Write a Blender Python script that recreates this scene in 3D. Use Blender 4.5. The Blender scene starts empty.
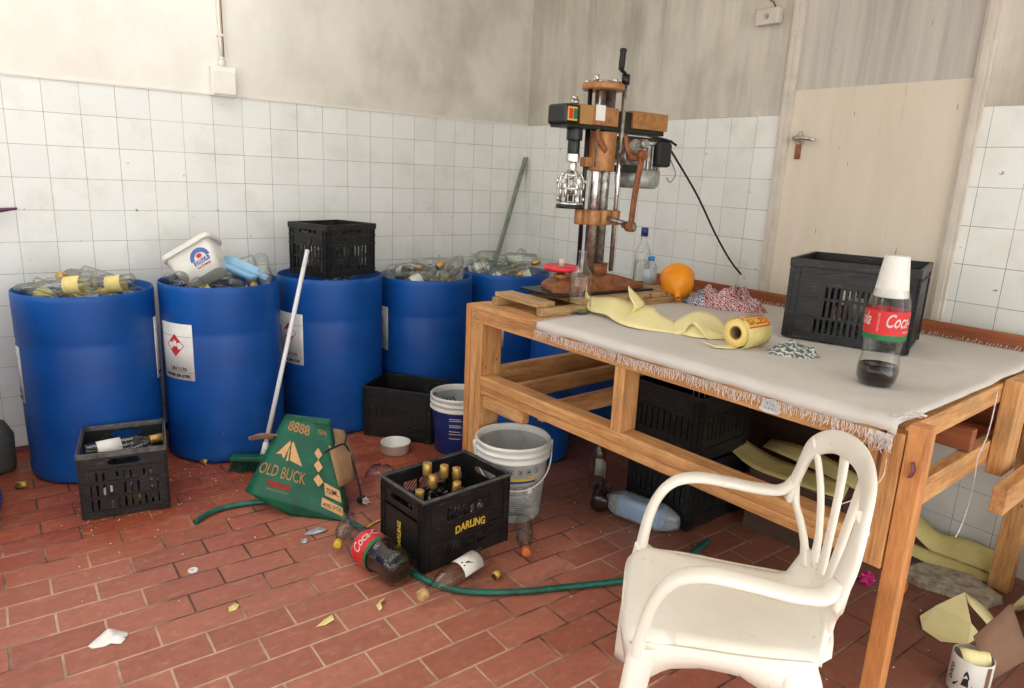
import bpy, bmesh, math, random
from mathutils import Vector, Matrix, Euler, Quaternion
PI = math.pi
random.seed(11)
SC = bpy.context.scene
COL = SC.collection

# ------------------------------------------------------------------ helpers
def V(*a): return Vector(a)

def srgb(r, g, b):
    f = lambda c: (c/255/12.92) if c/255 <= .04045 else ((c/255+.055)/1.055)**2.4
    return (f(r), f(g), f(b), 1)

def put(bm, M):
    if M is not None: bmesh.ops.transform(bm, matrix=M, verts=bm.verts)
    return bm

def box(bm, x0, x1, y0, y1, z0, z1, M=None, mi=0):
    vs = [bm.verts.new(M @ V(x, y, z) if M else V(x, y, z)) for x in (x0, x1) for y in (y0, y1) for z in (z0, z1)]
    for f in ((0,1,3,2),(4,6,7,5),(0,4,5,1),(2,3,7,6),(0,2,6,4),(1,5,7,3)):
        bm.faces.new([vs[i] for i in f]).material_index = mi
    return bm

def lathe(bm, prof, n=24, M=None, mi=0, fn=None, close=False):
    """prof: list of (r,z); fn(r,z,angle)->r"""
    rings = []
    for r, z in prof:
        if r < 1e-6:
            p = V(0, 0, z); rings.append([bm.verts.new(M @ p if M else p)])
        else:
            ring = []
            for k in range(n):
                a = 2*PI*k/n
                rr = fn(r, z, a) if fn else r
                p = V(rr*math.cos(a), rr*math.sin(a), z)
                ring.append(bm.verts.new(M @ p if M else p))
            rings.append(ring)
    for a, b in zip(rings, rings[1:]):
        for k in range(n):
            k2 = (k+1) % n
            if len(a) == 1 and len(b) == 1: continue
            if len(a) == 1: f = bm.faces.new((a[0], b[k2], b[k]))
            elif len(b) == 1: f = bm.faces.new((a[k], a[k2], b[0]))
            else: f = bm.faces.new((a[k], a[k2], b[k2], b[k]))
            f.material_index = mi; f.smooth = True
    return bm

def catmull(pts, n=6):
    pts = [Vector(p) for p in pts]
    if len(pts) < 3: return pts
    P = [2*pts[0]-pts[1]] + pts + [2*pts[-1]-pts[-2]]
    out = []
    for i in range(1, len(P)-2):
        p0, p1, p2, p3 = P[i-1:i+3]
        for k in range(n):
            t = k/n
            out.append(.5*((2*p1)+(-p0+p2)*t+(2*p0-5*p1+4*p2-p3)*t*t+(-p0+3*p1-3*p2+p3)*t**3))
    out.append(pts[-1])
    return out

def lerpl(l, t):
    if not isinstance(l, (list, tuple)): return l
    x = t*(len(l)-1); i = min(int(x), len(l)-2); f = x-i
    return l[i]*(1-f)+l[i+1]*f

def sweep(bm, pts, side, w, t, n=10, sm=6, power=2.0, mi=0, cap=True):
    """rounded flat bar along pts; side = vector of the width direction"""
    P = catmull(pts, sm) if sm else [Vector(p) for p in pts]
    rings = []
    N = len(P)
    for i, p in enumerate(P):
        T = (P[min(i+1, N-1)]-P[max(i-1, 0)]).normalized()
        f = i/(N-1)
        if isinstance(side, list):
            S = Vector([lerpl([s[c] for s in side], f) for c in range(3)])
        else: S = Vector(side)
        S = (S-T*S.dot(T)).normalized(); Nn = T.cross(S)
        ww, tt = lerpl(w, f)/2, lerpl(t, f)/2
        ring = []
        for k in range(n):
            a = 2*PI*(k+.5)/n; c, s = math.cos(a), math.sin(a)
            e = 2/power
            ring.append(bm.verts.new(p+S*ww*math.copysign(abs(c)**e, c)+Nn*tt*math.copysign(abs(s)**e, s)))
        rings.append(ring)
    for a, b in zip(rings, rings[1:]):
        for k in range(n):
            f = bm.faces.new((a[k], a[(k+1) % n], b[(k+1) % n], b[k])); f.smooth = True; f.material_index = mi
    if cap:
        for r, fl in ((rings[0], True), (rings[-1], False)):
            f = bm.faces.new(r[::-1] if fl else r); f.material_index = mi
    return bm

def tube(bm, pts, r, n=8, sm=6, mi=0):
    P = [Vector(p) for p in pts]
    d = (P[-1]-P[0])
    if d.length < 1e-6: d = V(1, 0, 0)
    ref = V(0, 0, 1) if abs(d.normalized().z) < .8 else V(1, 0, 0)
    return sweep(bm, pts, ref.cross(d) if ref.cross(d).length > 1e-5 else V(0, 1, 0), (2*r if not isinstance(r, list) else [2*q for q in r]), (2*r if not isinstance(r, list) else [2*q for q in r]), n, sm, mi=mi)

def prism(bm, poly, d, M=None, mi=0):
    """polygon in XY extruded by d in z"""
    a = [bm.verts.new((M or Matrix()) @ V(x, y, 0)) for x, y in poly]
    b = [bm.verts.new((M or Matrix()) @ V(x, y, d)) for x, y in poly]
    bm.faces.new(a[::-1]).material_index = mi; bm.faces.new(b).material_index = mi
    for i in range(len(a)):
        bm.faces.new((a[i], a[(i+1) % len(a)], b[(i+1) % len(a)], b[i])).material_index = mi
    return bm

def cyl(bm, p0, p1, r, n=16, mi=0, r2=None):
    p0, p1 = Vector(p0), Vector(p1); d = p1-p0
    M = Matrix.Translation(p0) @ d.to_track_quat('Z', 'Y').to_matrix().to_4x4()
    L = d.length; r2 = r if r2 is None else r2
    A = [bm.verts.new(M @ V(r*math.cos(2*PI*k/n), r*math.sin(2*PI*k/n), 0)) for k in range(n)]
    B = [bm.verts.new(M @ V(r2*math.cos(2*PI*k/n), r2*math.sin(2*PI*k/n), L)) for k in range(n)]
    bm.faces.new(A[::-1]).material_index = mi; bm.faces.new(B).material_index = mi
    for k in range(n):
        f = bm.faces.new((A[k], A[(k+1) % n], B[(k+1) % n], B[k])); f.smooth = True; f.material_index = mi
    return bm

def obj(name, bm, m, parent=None, bevel=0, solid=0, sub=0, smooth=None, fix=True):
    me = bpy.data.meshes.new(name)
    if fix: bmesh.ops.recalc_face_normals(bm, faces=bm.faces)
    bm.to_mesh(me); bm.free()
    for k in (m if isinstance(m, (list, tuple)) else [m]): me.materials.append(k)
    if smooth: 
        for p in me.polygons: p.use_smooth = True
    o = bpy.data.objects.new(name, me); COL.objects.link(o)
    if parent: o.parent = parent
    if solid:
        s = o.modifiers.new('thickness', 'SOLIDIFY'); s.thickness = solid; s.offset = 0
    if bevel:
        b = o.modifiers.new('bevel', 'BEVEL'); b.width = bevel; b.segments = 2; b.limit_method = 'ANGLE'; b.angle_limit = .6
    if sub:
        s = o.modifiers.new('sub', 'SUBSURF'); s.levels = sub; s.render_levels = sub
    return o

def thing(name, label, cat, loc=(0, 0, 0), rotz=0, group=None, rot=None):
    o = bpy.data.objects.new(name, None); COL.objects.link(o)
    o.empty_display_size = .05
    o.location = loc; o.rotation_euler = rot if rot else (0, 0, rotz)
    o['label'] = label; o['category'] = cat; o['kind'] = 'thing'
    if group: o['group'] = group
    return o

def tag(o, label, cat, group=None, kind='thing'):
    o['label'] = label; o['category'] = cat; o['kind'] = kind
    if group: o['group'] = group
    return o

def struct(name, bm, m, label, cat, parent=None, **k):
    o = obj(name, bm, m, parent, **k)
    if not parent:
        o['kind'] = 'structure'; o['label'] = label; o['category'] = cat
    return o

_tc = {}
def text_mesh(s, size, shear=0, bold=0, extr=.0004):
    key = (s, size, shear, bold, extr)
    if key in _tc: return _tc[key]
    c = bpy.data.curves.new('t', 'FONT'); c.body = s; c.size = size; c.shear = shear; c.offset = bold
    c.align_x = 'CENTER'; c.align_y = 'CENTER'; c.extrude = extr; c.resolution_u = 3
    o = bpy.data.objects.new('t', c); COL.objects.link(o)
    dg = bpy.context.evaluated_depsgraph_get()
    me = bpy.data.meshes.new_from_object(o.evaluated_get(dg))
    bpy.data.objects.remove(o); bpy.data.curves.remove(c)
    _tc[key] = me
    return me

def text(name, s, size, m, fn, parent, shear=0, bold=0, extr=.0004):
    """fn maps text (x,y,z) -> local point"""
    me = text_mesh(s, size, shear, bold, extr).copy()
    for v in me.vertices: v.co = fn(v.co.x, v.co.y, v.co.z)
    me.materials.clear(); me.materials.append(m)
    o = bpy.data.objects.new(name, me); COL.objects.link(o); o.parent = parent
    return o

def on_cyl(R, ang, z0, up=1, rot=0, off=.0006):
    """map flat (x,y) on to the outside of a vertical cylinder facing angle ang"""
    cr, sr = math.cos(rot), math.sin(rot)
    def f(x, y, z=0):
        x, y = x*cr-y*sr, x*sr+y*cr
        a = ang+x/R*up
        rr = R+off+z
        return V(rr*math.cos(a), rr*math.sin(a), z0+y)
    return f

def patch(bm, fn, x0, x1, y0, y1, nx=10, ny=1, z=0, mi=0):
    g = [[bm.verts.new(fn(x0+(x1-x0)*i/nx, y0+(y1-y0)*j/ny, z)) for i in range(nx+1)] for j in range(ny+1)]
    for j in range(ny):
        for i in range(nx):
            f = bm.faces.new((g[j][i], g[j][i+1], g[j+1][i+1], g[j+1][i])); f.smooth = True; f.material_index = mi
    return bm

def poly_on(bm, fn, pts, z=0, mi=0):
    f = bm.faces.new([bm.verts.new(fn(x, y, z)) for x, y in pts]); f.material_index = mi
    return bm

NB = bmesh.new

# ------------------------------------------------------------------ materials
def newmat(name):
    m = bpy.data.materials.new(name); m.use_nodes = True
    nt = m.node_tree; b = nt.nodes['Principled BSDF']
    return m, nt, b
def N(nt, t, **k):
    n = nt.nodes.new(t)
    for a, v in k.items(): setattr(n, a, v)
    return n
def mixc(nt, fac, a, b, mode='MIX'):
    m = N(nt, 'ShaderNodeMix', data_type='RGBA', blend_type=mode)
    for i, v in ((0, fac), (6, a), (7, b)):
        if hasattr(v, 'is_output') or isinstance(v, bpy.types.NodeSocket): nt.links.new(v, m.inputs[i])
        else: m.inputs[i].default_value = v
    return m.outputs[2]
def ramp(nt, fac, stops):
    r = N(nt, 'ShaderNodeValToRGB'); nt.links.new(fac, r.inputs[0])
    e = r.color_ramp.elements
    while len(e) < len(stops): e.new(.5)
    for q, (p, c) in zip(e, stops): q.position = p; q.color = c
    return r.outputs[0]
def noise(nt, vec, scale, detail=4, rough=.55, dist=0):
    n = N(nt, 'ShaderNodeTexNoise'); n.inputs['Scale'].default_value = scale
    n.inputs['Detail'].default_value = detail; n.inputs['Roughness'].default_value = rough
    n.inputs['Distortion'].default_value = dist
    if vec is not None: nt.links.new(vec, n.inputs['Vector'])
    return n.outputs['Fac']
def coords(nt, scale=(1, 1, 1), loc=(0, 0, 0), rot=(0, 0, 0)):
    t = N(nt, 'ShaderNodeTexCoord'); mp = N(nt, 'ShaderNodeMapping')
    mp.inputs['Scale'].default_value = scale; mp.inputs['Location'].default_value = loc; mp.inputs['Rotation'].default_value = rot
    nt.links.new(t.outputs['Object'], mp.inputs['Vector']); return mp.outputs[0]
def bump(nt, b, h, strength=.3, dist=.002):
    n = N(nt, 'ShaderNodeBump'); n.inputs['Strength'].default_value = strength; n.inputs['Distance'].default_value = dist
    nt.links.new(h, n.inputs['Height']); nt.links.new(n.outputs[0], b.inputs['Normal'])

def plain(name, c, rough=.5, metal=0, var=.12, scale=20, bmp=0, spec=.5, dark=None, sss=0):
    m, nt, b = newmat(name)
    v = coords(nt)
    f = noise(nt, v, scale, 5, .6)
    c2 = dark or tuple(x*(1-var*2) for x in c[:3])+(1,)
    col = ramp(nt, f, [(.3, c2), (.6, c)])
    nt.links.new(col, b.inputs['Base Color'])
    b.inputs['Roughness'].default_value = rough; b.inputs['Metallic'].default_value = metal
    b.inputs['Specular IOR Level'].default_value = spec
    if bmp: bump(nt, b, f, bmp, .003)
    return m

def wood(name, axis, light=(220, 170, 112), mid=(194, 136, 80), dark=(118, 70, 36), seed=0):
    m, nt, b = newmat(name)
    sc = [14, 14, 14]; sc['xyz'.index(axis)] = .9
    v = coords(nt, tuple(sc), (seed, seed*2.3, seed*1.7))
    g = noise(nt, v, 2.2, 6, .65, .6)
    fine = noise(nt, coords(nt, tuple(q*6 for q in sc)), 3, 3, .5)
    col = ramp(nt, g, [(.25, srgb(*dark)), (.43, srgb(*mid)), (.62, srgb(*light)), (.8, srgb(*mid))])
    col = mixc(nt, .25, col, ramp(nt, fine, [(.35, srgb(*dark)), (.6, srgb(*light))]))
    vo = N(nt, 'ShaderNodeTexVoronoi'); s2 = [3.5, 3.5, 3.5]; s2['xyz'.index(axis)] = 1.6
    nt.links.new(coords(nt, tuple(s2), (seed+.3, .2, .6)), vo.inputs['Vector'])
    k = ramp(nt, vo.outputs['Distance'], [(.035, (1, 1, 1, 1)), (.06, (0, 0, 0, 1))])
    col = mixc(nt, k, col, srgb(80, 38, 18))
    dirt = ramp(nt, noise(nt, coords(nt), 5, 5, .7), [(.5, (0, 0, 0, 1)), (.75, (.5, .5, .5, 1))])
    col = mixc(nt, dirt, col, srgb(110, 80, 55))
    nt.links.new(col, b.inputs['Base Color'])
    b.inputs['Roughness'].default_value = .62
    bump(nt, b, fine, .25, .001)
    return m

def glass(name, tint=(.86, .9, .86), rough=.04, base=.08, body=None, bodyf=0):
    m, nt, b = newmat(name)
    out = nt.nodes['Material Output']; nt.nodes.remove(b)
    tr = N(nt, 'ShaderNodeBsdfTransparent')
    lf = N(nt, 'ShaderNodeLayerWeight'); lf.inputs[0].default_value = .5
    tc_ = ramp(nt, lf.outputs['Facing'], [(.35, tint+(1,)), (.8, tuple(q*.76 for q in tint)+(1,)), (1, tuple(q*.5 for q in tint)+(1,))])
    nt.links.new(tc_, tr.inputs[0])
    gl = N(nt, 'ShaderNodeBsdfGlossy'); gl.inputs['Roughness'].default_value = rough
    lw = N(nt, 'ShaderNodeLayerWeight'); lw.inputs[0].default_value = .35
    mr = N(nt, 'ShaderNodeMapRange'); mr.inputs['To Min'].default_value = base; mr.inputs['To Max'].default_value = .75
    nt.links.new(lw.outputs['Facing'], mr.inputs['Value'])
    pw = N(nt, 'ShaderNodeMath', operation='POWER'); pw.inputs[1].default_value = 1.6
    nt.links.new(mr.outputs[0], pw.inputs[0])
    s = N(nt, 'ShaderNodeMixShader'); nt.links.new(pw.outputs[0], s.inputs[0])
    src = tr.outputs[0]
    if bodyf:
        df = N(nt, 'ShaderNodeBsdfDiffuse'); df.inputs[0].default_value = body+(1,)
        s0 = N(nt, 'ShaderNodeMixShader'); s0.inputs[0].default_value = bodyf
        nt.links.new(tr.outputs[0], s0.inputs[1]); nt.links.new(df.outputs[0], s0.inputs[2]); src = s0.outputs[0]
    nt.links.new(src, s.inputs[1]); nt.links.new(gl.outputs[0], s.inputs[2])
    nt.links.new(s.outputs[0], out.inputs[0])
    return m

M = {}
M['glass'] = glass('clear_glass', (.95, .965, .94), .03, .15)
M['glass_dusty'] = glass('dusty_glass', (.92, .93, .88), .07, .17)
M['glass_green'] = glass('greenish_glass', (.74, .80, .70), .05, .1)
M['pet'] = glass('clear_pet_plastic', (.95, .96, .95), .04, .07)
M['film'] = glass('plastic_film', (.85, .9, .93), .2, .12, (.8, .88, .92), .25)
M['cola'] = plain('cola_liquid', srgb(26, 12, 10), .12, 0, .1, 8)
M['gold'] = plain('gold_foil_cap', srgb(206, 165, 88), .38, .55, .2, 40)
M['yellow_cap'] = plain('yellow_cap_plastic', srgb(226, 190, 50), .4, 0, .1, 30)
M['orange_cap'] = plain('orange_cap_plastic', srgb(214, 112, 52), .4, 0, .1, 30)
M['cork'] = plain('cork_stopper', srgb(205, 165, 115), .8, 0, .25, 60)
M['label_w'] = plain('white_paper_label', srgb(228, 226, 218), .7, 0, .06, 14)
M['label_y'] = plain('yellow_paper_label', srgb(226, 208, 136), .7, 0, .12, 14)
M['ink'] = plain('black_ink', srgb(34, 32, 34), .7, 0, .1, 20)
M['red_ink'] = plain('red_ink', srgb(205, 40, 42), .6, 0, .06, 20)
M['white_ink'] = plain('white_ink', srgb(240, 238, 234), .6, 0, .03, 20)
M['blue_ink'] = plain('blue_ink', srgb(76, 108, 170), .6, 0, .12, 40)
M['green_ink'] = plain('green_ink', srgb(32, 110, 62), .6, 0, .06, 20)
M['yellow_ink'] = plain('yellow_ink', srgb(226, 190, 62), .6, 0, .15, 40)
M['chrome'] = plain('worn_chrome', srgb(222, 220, 214), .24, .9, .2, 30, 0, .5, srgb(150, 144, 136))
M['steel'] = plain('dull_steel', srgb(176, 174, 168), .36, .8, .3, 40, 0, .5, srgb(96, 90, 84))
M['copper'] = plain('hammered_copper_paint', srgb(176, 124, 74), .42, .25, .2, 40, .08, .5, srgb(146, 96, 56))
M['rust'] = plain('rusty_brown_metal', srgb(150, 94, 60), .6, .15, .3, 30, .1, .4, srgb(104, 58, 36))
M['black_metal'] = plain('black_painted_metal', srgb(20, 20, 19), .35, .1, .2, 30)
M['crate_rim'] = plain('scuffed_crate_rim', srgb(96, 97, 96), .5, 0, .2, 24, 0, .5, srgb(46, 46, 47))
M['black_plastic'] = plain('black_crate_plastic', srgb(20, 20, 21), .42, 0, .2, 16, 0, .5, srgb(12, 12, 13))
M['rubber'] = plain('black_rubber', srgb(24, 24, 25), .6, 0, .1, 20)
M['motor'] = plain('grey_motor_paint', srgb(168, 170, 164), .4, .3, .2, 40)
M['red_plastic'] = plain('red_wheel_plastic', srgb(222, 48, 62), .35, 0, .06, 12)
M['green_plastic'] = plain('green_brush_plastic', srgb(18, 92, 66), .45, 0, .12, 40)
M['bristle'] = plain('green_bristles', srgb(16, 66, 50), .7, 0, .3, 90)
M['white_plastic'] = plain('white_plastic', srgb(226, 224, 216), .35, 0, .05, 8)
M['pole_white'] = plain('white_enamel_pole', srgb(232, 232, 232), .25, 0, .03, 8)
M['orange'] = plain('orange_funnel_plastic', srgb(246, 152, 16), .42, 0, .04, 10)
M['hose'] = plain('green_hose_rubber', srgb(12, 100, 84), .42, 0, .12, 20, 0, .5, srgb(8, 64, 54))
M['card'] = plain('brown_cardboard', srgb(176, 140, 104), .85, 0, .08, 12)
M['card_dull'] = plain('dull_brown_cardboard', srgb(132, 100, 80), .85, 0, .08, 12)
M['carton_green'] = plain('green_printed_carton', srgb(6, 92, 66), .5, 0, .12, 10, 0, .4, srgb(8, 66, 50))
M['carton_ink'] = plain('tan_carton_print', srgb(206, 160, 106), .7, 0, .1, 40)
M['paper_yellow'] = plain('pale_yellow_backing_paper', srgb(238, 226, 166), .45, 0, .04, 6)
M['paper_dull'] = plain('dusty_yellow_paper', srgb(214, 200, 130), .6, 0, .1, 10)
M['paper_white'] = plain('white_tissue_paper', srgb(232, 230, 226), .8, 0, .04, 10)
M['foil'] = plain('silver_foil', srgb(190, 200, 206), .3, .5, .15, 40)
M['blue_light'] = plain('light_blue_plastic', srgb(140, 186, 216), .35, 0, .06, 10)
M['blue_dark'] = plain('navy_plastic', srgb(24, 44, 110), .35, 0, .1, 10)
M['mask'] = plain('pale_blue_tissue', srgb(92, 152, 200), .7, 0, .1, 30)
M['concrete'] = plain('broken_concrete', srgb(176, 166, 146), .9, 0, .2, 40, .15, .3, srgb(120, 110, 94))
M['pink'] = plain('magenta_foil', srgb(196, 40, 120), .5, 0, .2, 60)
M['grey_drab'] = plain('grey_plastic_tub', srgb(176, 178, 174), .4, 0, .12, 8, 0, .5, srgb(140, 142, 138))
M['bottle_blue'] = plain('blue_cap_plastic', srgb(38, 142, 214), .35, 0, .05, 10)
M['wx'] = wood('pine_along_x', 'x'); M['wy'] = wood('pine_along_y', 'y', seed=3); M['wz'] = wood('pine_along_z', 'z', seed=5)
M['wz2'] = wood('pine_orange_along_z', 'z', (216, 152, 92), (198, 130, 72), (130, 76, 38), 8)
M['wrust'] = wood('red_stained_board', 'x', (168, 96, 56), (146, 78, 44), (96, 46, 26), 2)
M['pallet'] = wood('weathered_board', 'x', (196, 166, 116), (160, 122, 80), (84, 58, 36), 6)
M['chair'] = plain('white_chair_plastic', srgb(236, 231, 216), .38, 0, .03, 3, 0, .5, srgb(222, 216, 198))

def crate_mat():
    m, nt, b = newmat('scuffed_black_crate_plastic')
    v = coords(nt)
    f = noise(nt, v, 16, 5, .65)
    col = ramp(nt, f, [(.35, srgb(13, 13, 14)), (.65, srgb(24, 24, 25))])
    s = ramp(nt, noise(nt, coords(nt, (8, 8, 70)), 2.4, 5, .7), [(.56, (0, 0, 0, 1)), (.74, (.5, .5, .5, 1))])
    col = mixc(nt, s, col, srgb(118, 118, 114))
    nt.links.new(col, b.inputs['Base Color']); b.inputs['Roughness'].default_value = .42
    return m
M['crate'] = crate_mat()

def chair_mat():
    m, nt, b = newmat('white_monobloc_plastic')
    v = coords(nt)
    col = ramp(nt, noise(nt, v, 3, 4, .5), [(.3, srgb(232, 226, 210)), (.6, srgb(244, 240, 228))])
    sp = ramp(nt, noise(nt, v, 55, 3, .5), [(.66, (0, 0, 0, 1)), (.71, (.6, .6, .6, 1))])
    area = ramp(nt, noise(nt, v, 5, 2, .5), [(.5, (0, 0, 0, 1)), (.62, (1, 1, 1, 1))])
    fac = mixc(nt, 1, sp, area, 'MULTIPLY')
    col = mixc(nt, fac, col, srgb(140, 124, 100))
    nt.links.new(col, b.inputs['Base Color']); b.inputs['Roughness'].default_value = .4
    return m
M['chair'] = chair_mat()

def drum_mat():
    m, nt, b = newmat('blue_drum_plastic')
    v = coords(nt)
    col = ramp(nt, noise(nt, v, 2.5, 5, .6), [(.3, srgb(12, 64, 136)), (.65, srgb(18, 86, 166))])
    sp = ramp(nt, noise(nt, v, 60, 2, .4), [(.755, (0, 0, 0, 1)), (.775, (.5, .5, .5, 1))])
    col = mixc(nt, sp, col, srgb(150, 180, 215))
    sc = ramp(nt, noise(nt, coords(nt, (6, 6, 40)), 1.6, 4, .7), [(.66, (0, 0, 0, 1)), (.8, (.25, .25, .25, 1))])
    col = mixc(nt, sc, col, srgb(120, 150, 200))
    nt.links.new(col, b.inputs['Base Color']); b.inputs['Roughness'].default_value = .42; b.inputs['Specular IOR Level'].default_value = .32
    return m
M['drum'] = drum_mat()

def cloth_mat(name, base, s1, s2=None, sc=(60, 60, 60)):
    m, nt, b = newmat(name)
    v = coords(nt)
    col = ramp(nt, noise(nt, v, 3, 5, .6), [(.3, tuple(x*.86 for x in base[:3])+(1,)), (.65, base)])
    wv = noise(nt, coords(nt, (260, 260, 260)), 1.5, 2)
    if s1:
        ck = N(nt, 'ShaderNodeTexWave', bands_direction='DIAGONAL'); ck.inputs['Scale'].default_value = sc[0]; ck.inputs['Distortion'].default_value = 9; ck.inputs['Detail'].default_value = 2; ck.inputs['Detail Scale'].default_value = 2.5
        nt.links.new(v, ck.inputs['Vector'])
        col = mixc(nt, ramp(nt, ck.outputs['Fac'], [(.5, (0, 0, 0, 1)), (.62, (1, 1, 1, 1))]), col, s1)
    if s2:
        f = ramp(nt, noise(nt, v, 14, 1), [(.55, (0, 0, 0, 1)), (.62, (1, 1, 1, 1))])
        col = mixc(nt, f, col, s2)
    nt.links.new(col, b.inputs['Base Color']); b.inputs['Roughness'].default_value = .9
    bump(nt, b, wv, .3, .001)
    return m
M['tablecloth'] = cloth_mat('grey_white_cotton', srgb(208, 203, 196), None)
M['fringe'] = plain('fringe_thread', srgb(228, 222, 216), .9, 0, .25, 90, 0, .5, srgb(186, 172, 168))
M['red_cloth'] = cloth_mat('red_white_checked_cotton', srgb(216, 206, 204), srgb(160, 30, 56), None, (32,))
M['blue_cloth'] = cloth_mat('blue_check_patch_cotton', srgb(206, 208, 214), srgb(50, 68, 112), None, (30,))
M['rag'] = cloth_mat('striped_rag_cotton', srgb(206, 204, 196), srgb(84, 104, 104), None, (16,))

def floor_mat():
    m, nt, b = newmat('clay_brick_paving')
    BW, RH = .2505, .1193
    v = coords(nt, (1, 1, 1), (3.191+100*BW, 1.465+100*RH, 0))
    br = N(nt, 'ShaderNodeTexBrick'); br.offset = .5; br.offset_frequency = 2; br.squash = 1
    nt.links.new(v, br.inputs['Vector'])
    for k, x in (('Scale', 1), ('Mortar Size', .0048), ('Mortar Smooth', .35), ('Bias', 0), ('Brick Width', BW), ('Row Height', RH)): br.inputs[k].default_value = x
    br.inputs['Color1'].default_value = srgb(178, 112, 92); br.inputs['Color2'].default_value = srgb(158, 94, 76); br.inputs['Mortar'].default_value = srgb(196, 164, 136)
    g = coords(nt)
    # damp redder area near the drums, as a stain with its own shape
    tc = N(nt, 'ShaderNodeTexCoord'); sx = N(nt, 'ShaderNodeSeparateXYZ'); nt.links.new(tc.outputs['Object'], sx.inputs[0])
    big = noise(nt, g, 2.2, 5, .6)
    ad = N(nt, 'ShaderNodeMath', operation='MULTIPLY_ADD'); ad.inputs[1].default_value = 1.1; nt.links.new(big, ad.inputs[0]); nt.links.new(sx.outputs[1], ad.inputs[2])
    wet = ramp(nt, ad.outputs[0], [(0, (0, 0, 0, 1)), (1, (1, 1, 1, 1))])
    mr = N(nt, 'ShaderNodeMapRange'); mr.inputs['From Min'].default_value = -.95; mr.inputs['From Max'].default_value = -.45; nt.links.new(ad.outputs[0], mr.inputs['Value'])
    red = mixc(nt, mr.outputs[0], srgb(255, 255, 255), (.86, .52, .34, 1))
    col = mixc(nt, 1, br.outputs['Color'], red, 'MULTIPLY')
    # grime in the joints in patches
    gr = ramp(nt, noise(nt, g, 1.6, 4, .6), [(.44, (0, 0, 0, 1)), (.54, (1, 1, 1, 1))])
    gm = mixc(nt, 1, gr, br.outputs['Fac'], 'MULTIPLY')
    col = mixc(nt, gm, col, srgb(92, 62, 48))
    rub = ramp(nt, noise(nt, coords(nt, (5, 9, 1)), 3.2, 6, .72), [(.52, (0, 0, 0, 1)), (.72, (.4, .4, .4, 1))])
    col = mixc(nt, rub, col, srgb(206, 160, 136))
    mot = ramp(nt, noise(nt, g, 26, 6, .7), [(.3, (.8, .78, .76, 1)), (.7, (1.08, 1.06, 1.04, 1))])
    col = mixc(nt, 1, col, mot, 'MULTIPLY')
    st = ramp(nt, noise(nt, g, 6, 5, .65), [(.62, (0, 0, 0, 1)), (.72, (.5, .5, .5, 1))])
    col = mixc(nt, st, col, srgb(112, 62, 48))
    # shade under and beside the bench, painted into the brick colour
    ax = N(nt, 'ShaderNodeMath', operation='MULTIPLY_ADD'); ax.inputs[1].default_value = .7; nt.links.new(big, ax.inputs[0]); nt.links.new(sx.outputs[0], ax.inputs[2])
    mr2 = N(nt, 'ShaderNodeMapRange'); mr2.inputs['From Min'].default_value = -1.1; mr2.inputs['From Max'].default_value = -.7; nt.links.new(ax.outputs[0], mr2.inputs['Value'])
    shade_fac = N(nt, 'ShaderNodeMath', operation='MULTIPLY'); shade_fac.inputs[1].default_value = .55; nt.links.new(mr2.outputs[0], shade_fac.inputs[0])
    col = mixc(nt, shade_fac.outputs[0], col, srgb(88, 58, 46))
    # pale powder splashes and crumbs
    d1 = ramp(nt, noise(nt, g, 75, 4, .7), [(.645, (0, 0, 0, 1)), (.69, (.7, .7, .7, 1))])
    d2 = ramp(nt, noise(nt, g, 3.1, 3, .6), [(.45, (0, 0, 0, 1)), (.6, (1, 1, 1, 1))])
    dm = mixc(nt, 1, d1, d2, 'MULTIPLY')
    dm = mixc(nt, 1, dm, mr.outputs[0], 'MULTIPLY')
    col = mixc(nt, dm, col, srgb(216, 190, 172))
    nt.links.new(col, b.inputs['Base Color'])
    rr = ramp(nt, noise(nt, g, 3, 4), [(.35, (.3, .3, .3, 1)), (.65, (.62, .62, .62, 1))])
    nt.links.new(rr, b.inputs['Roughness'])
    inv = N(nt, 'ShaderNodeMath', operation='SUBTRACT'); inv.inputs[0].default_value = 1; nt.links.new(br.outputs['Fac'], inv.inputs[1])
    ms = N(nt, 'ShaderNodeMath', operation='MULTIPLY_ADD'); ms.inputs[1].default_value = .25; nt.links.new(noise(nt, g, 40, 5, .6), ms.inputs[0]); nt.links.new(inv.outputs[0], ms.inputs[2])
    bump(nt, b, ms.outputs[0], .55, .004)
    return m
M['floor'] = floor_mat()

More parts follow.
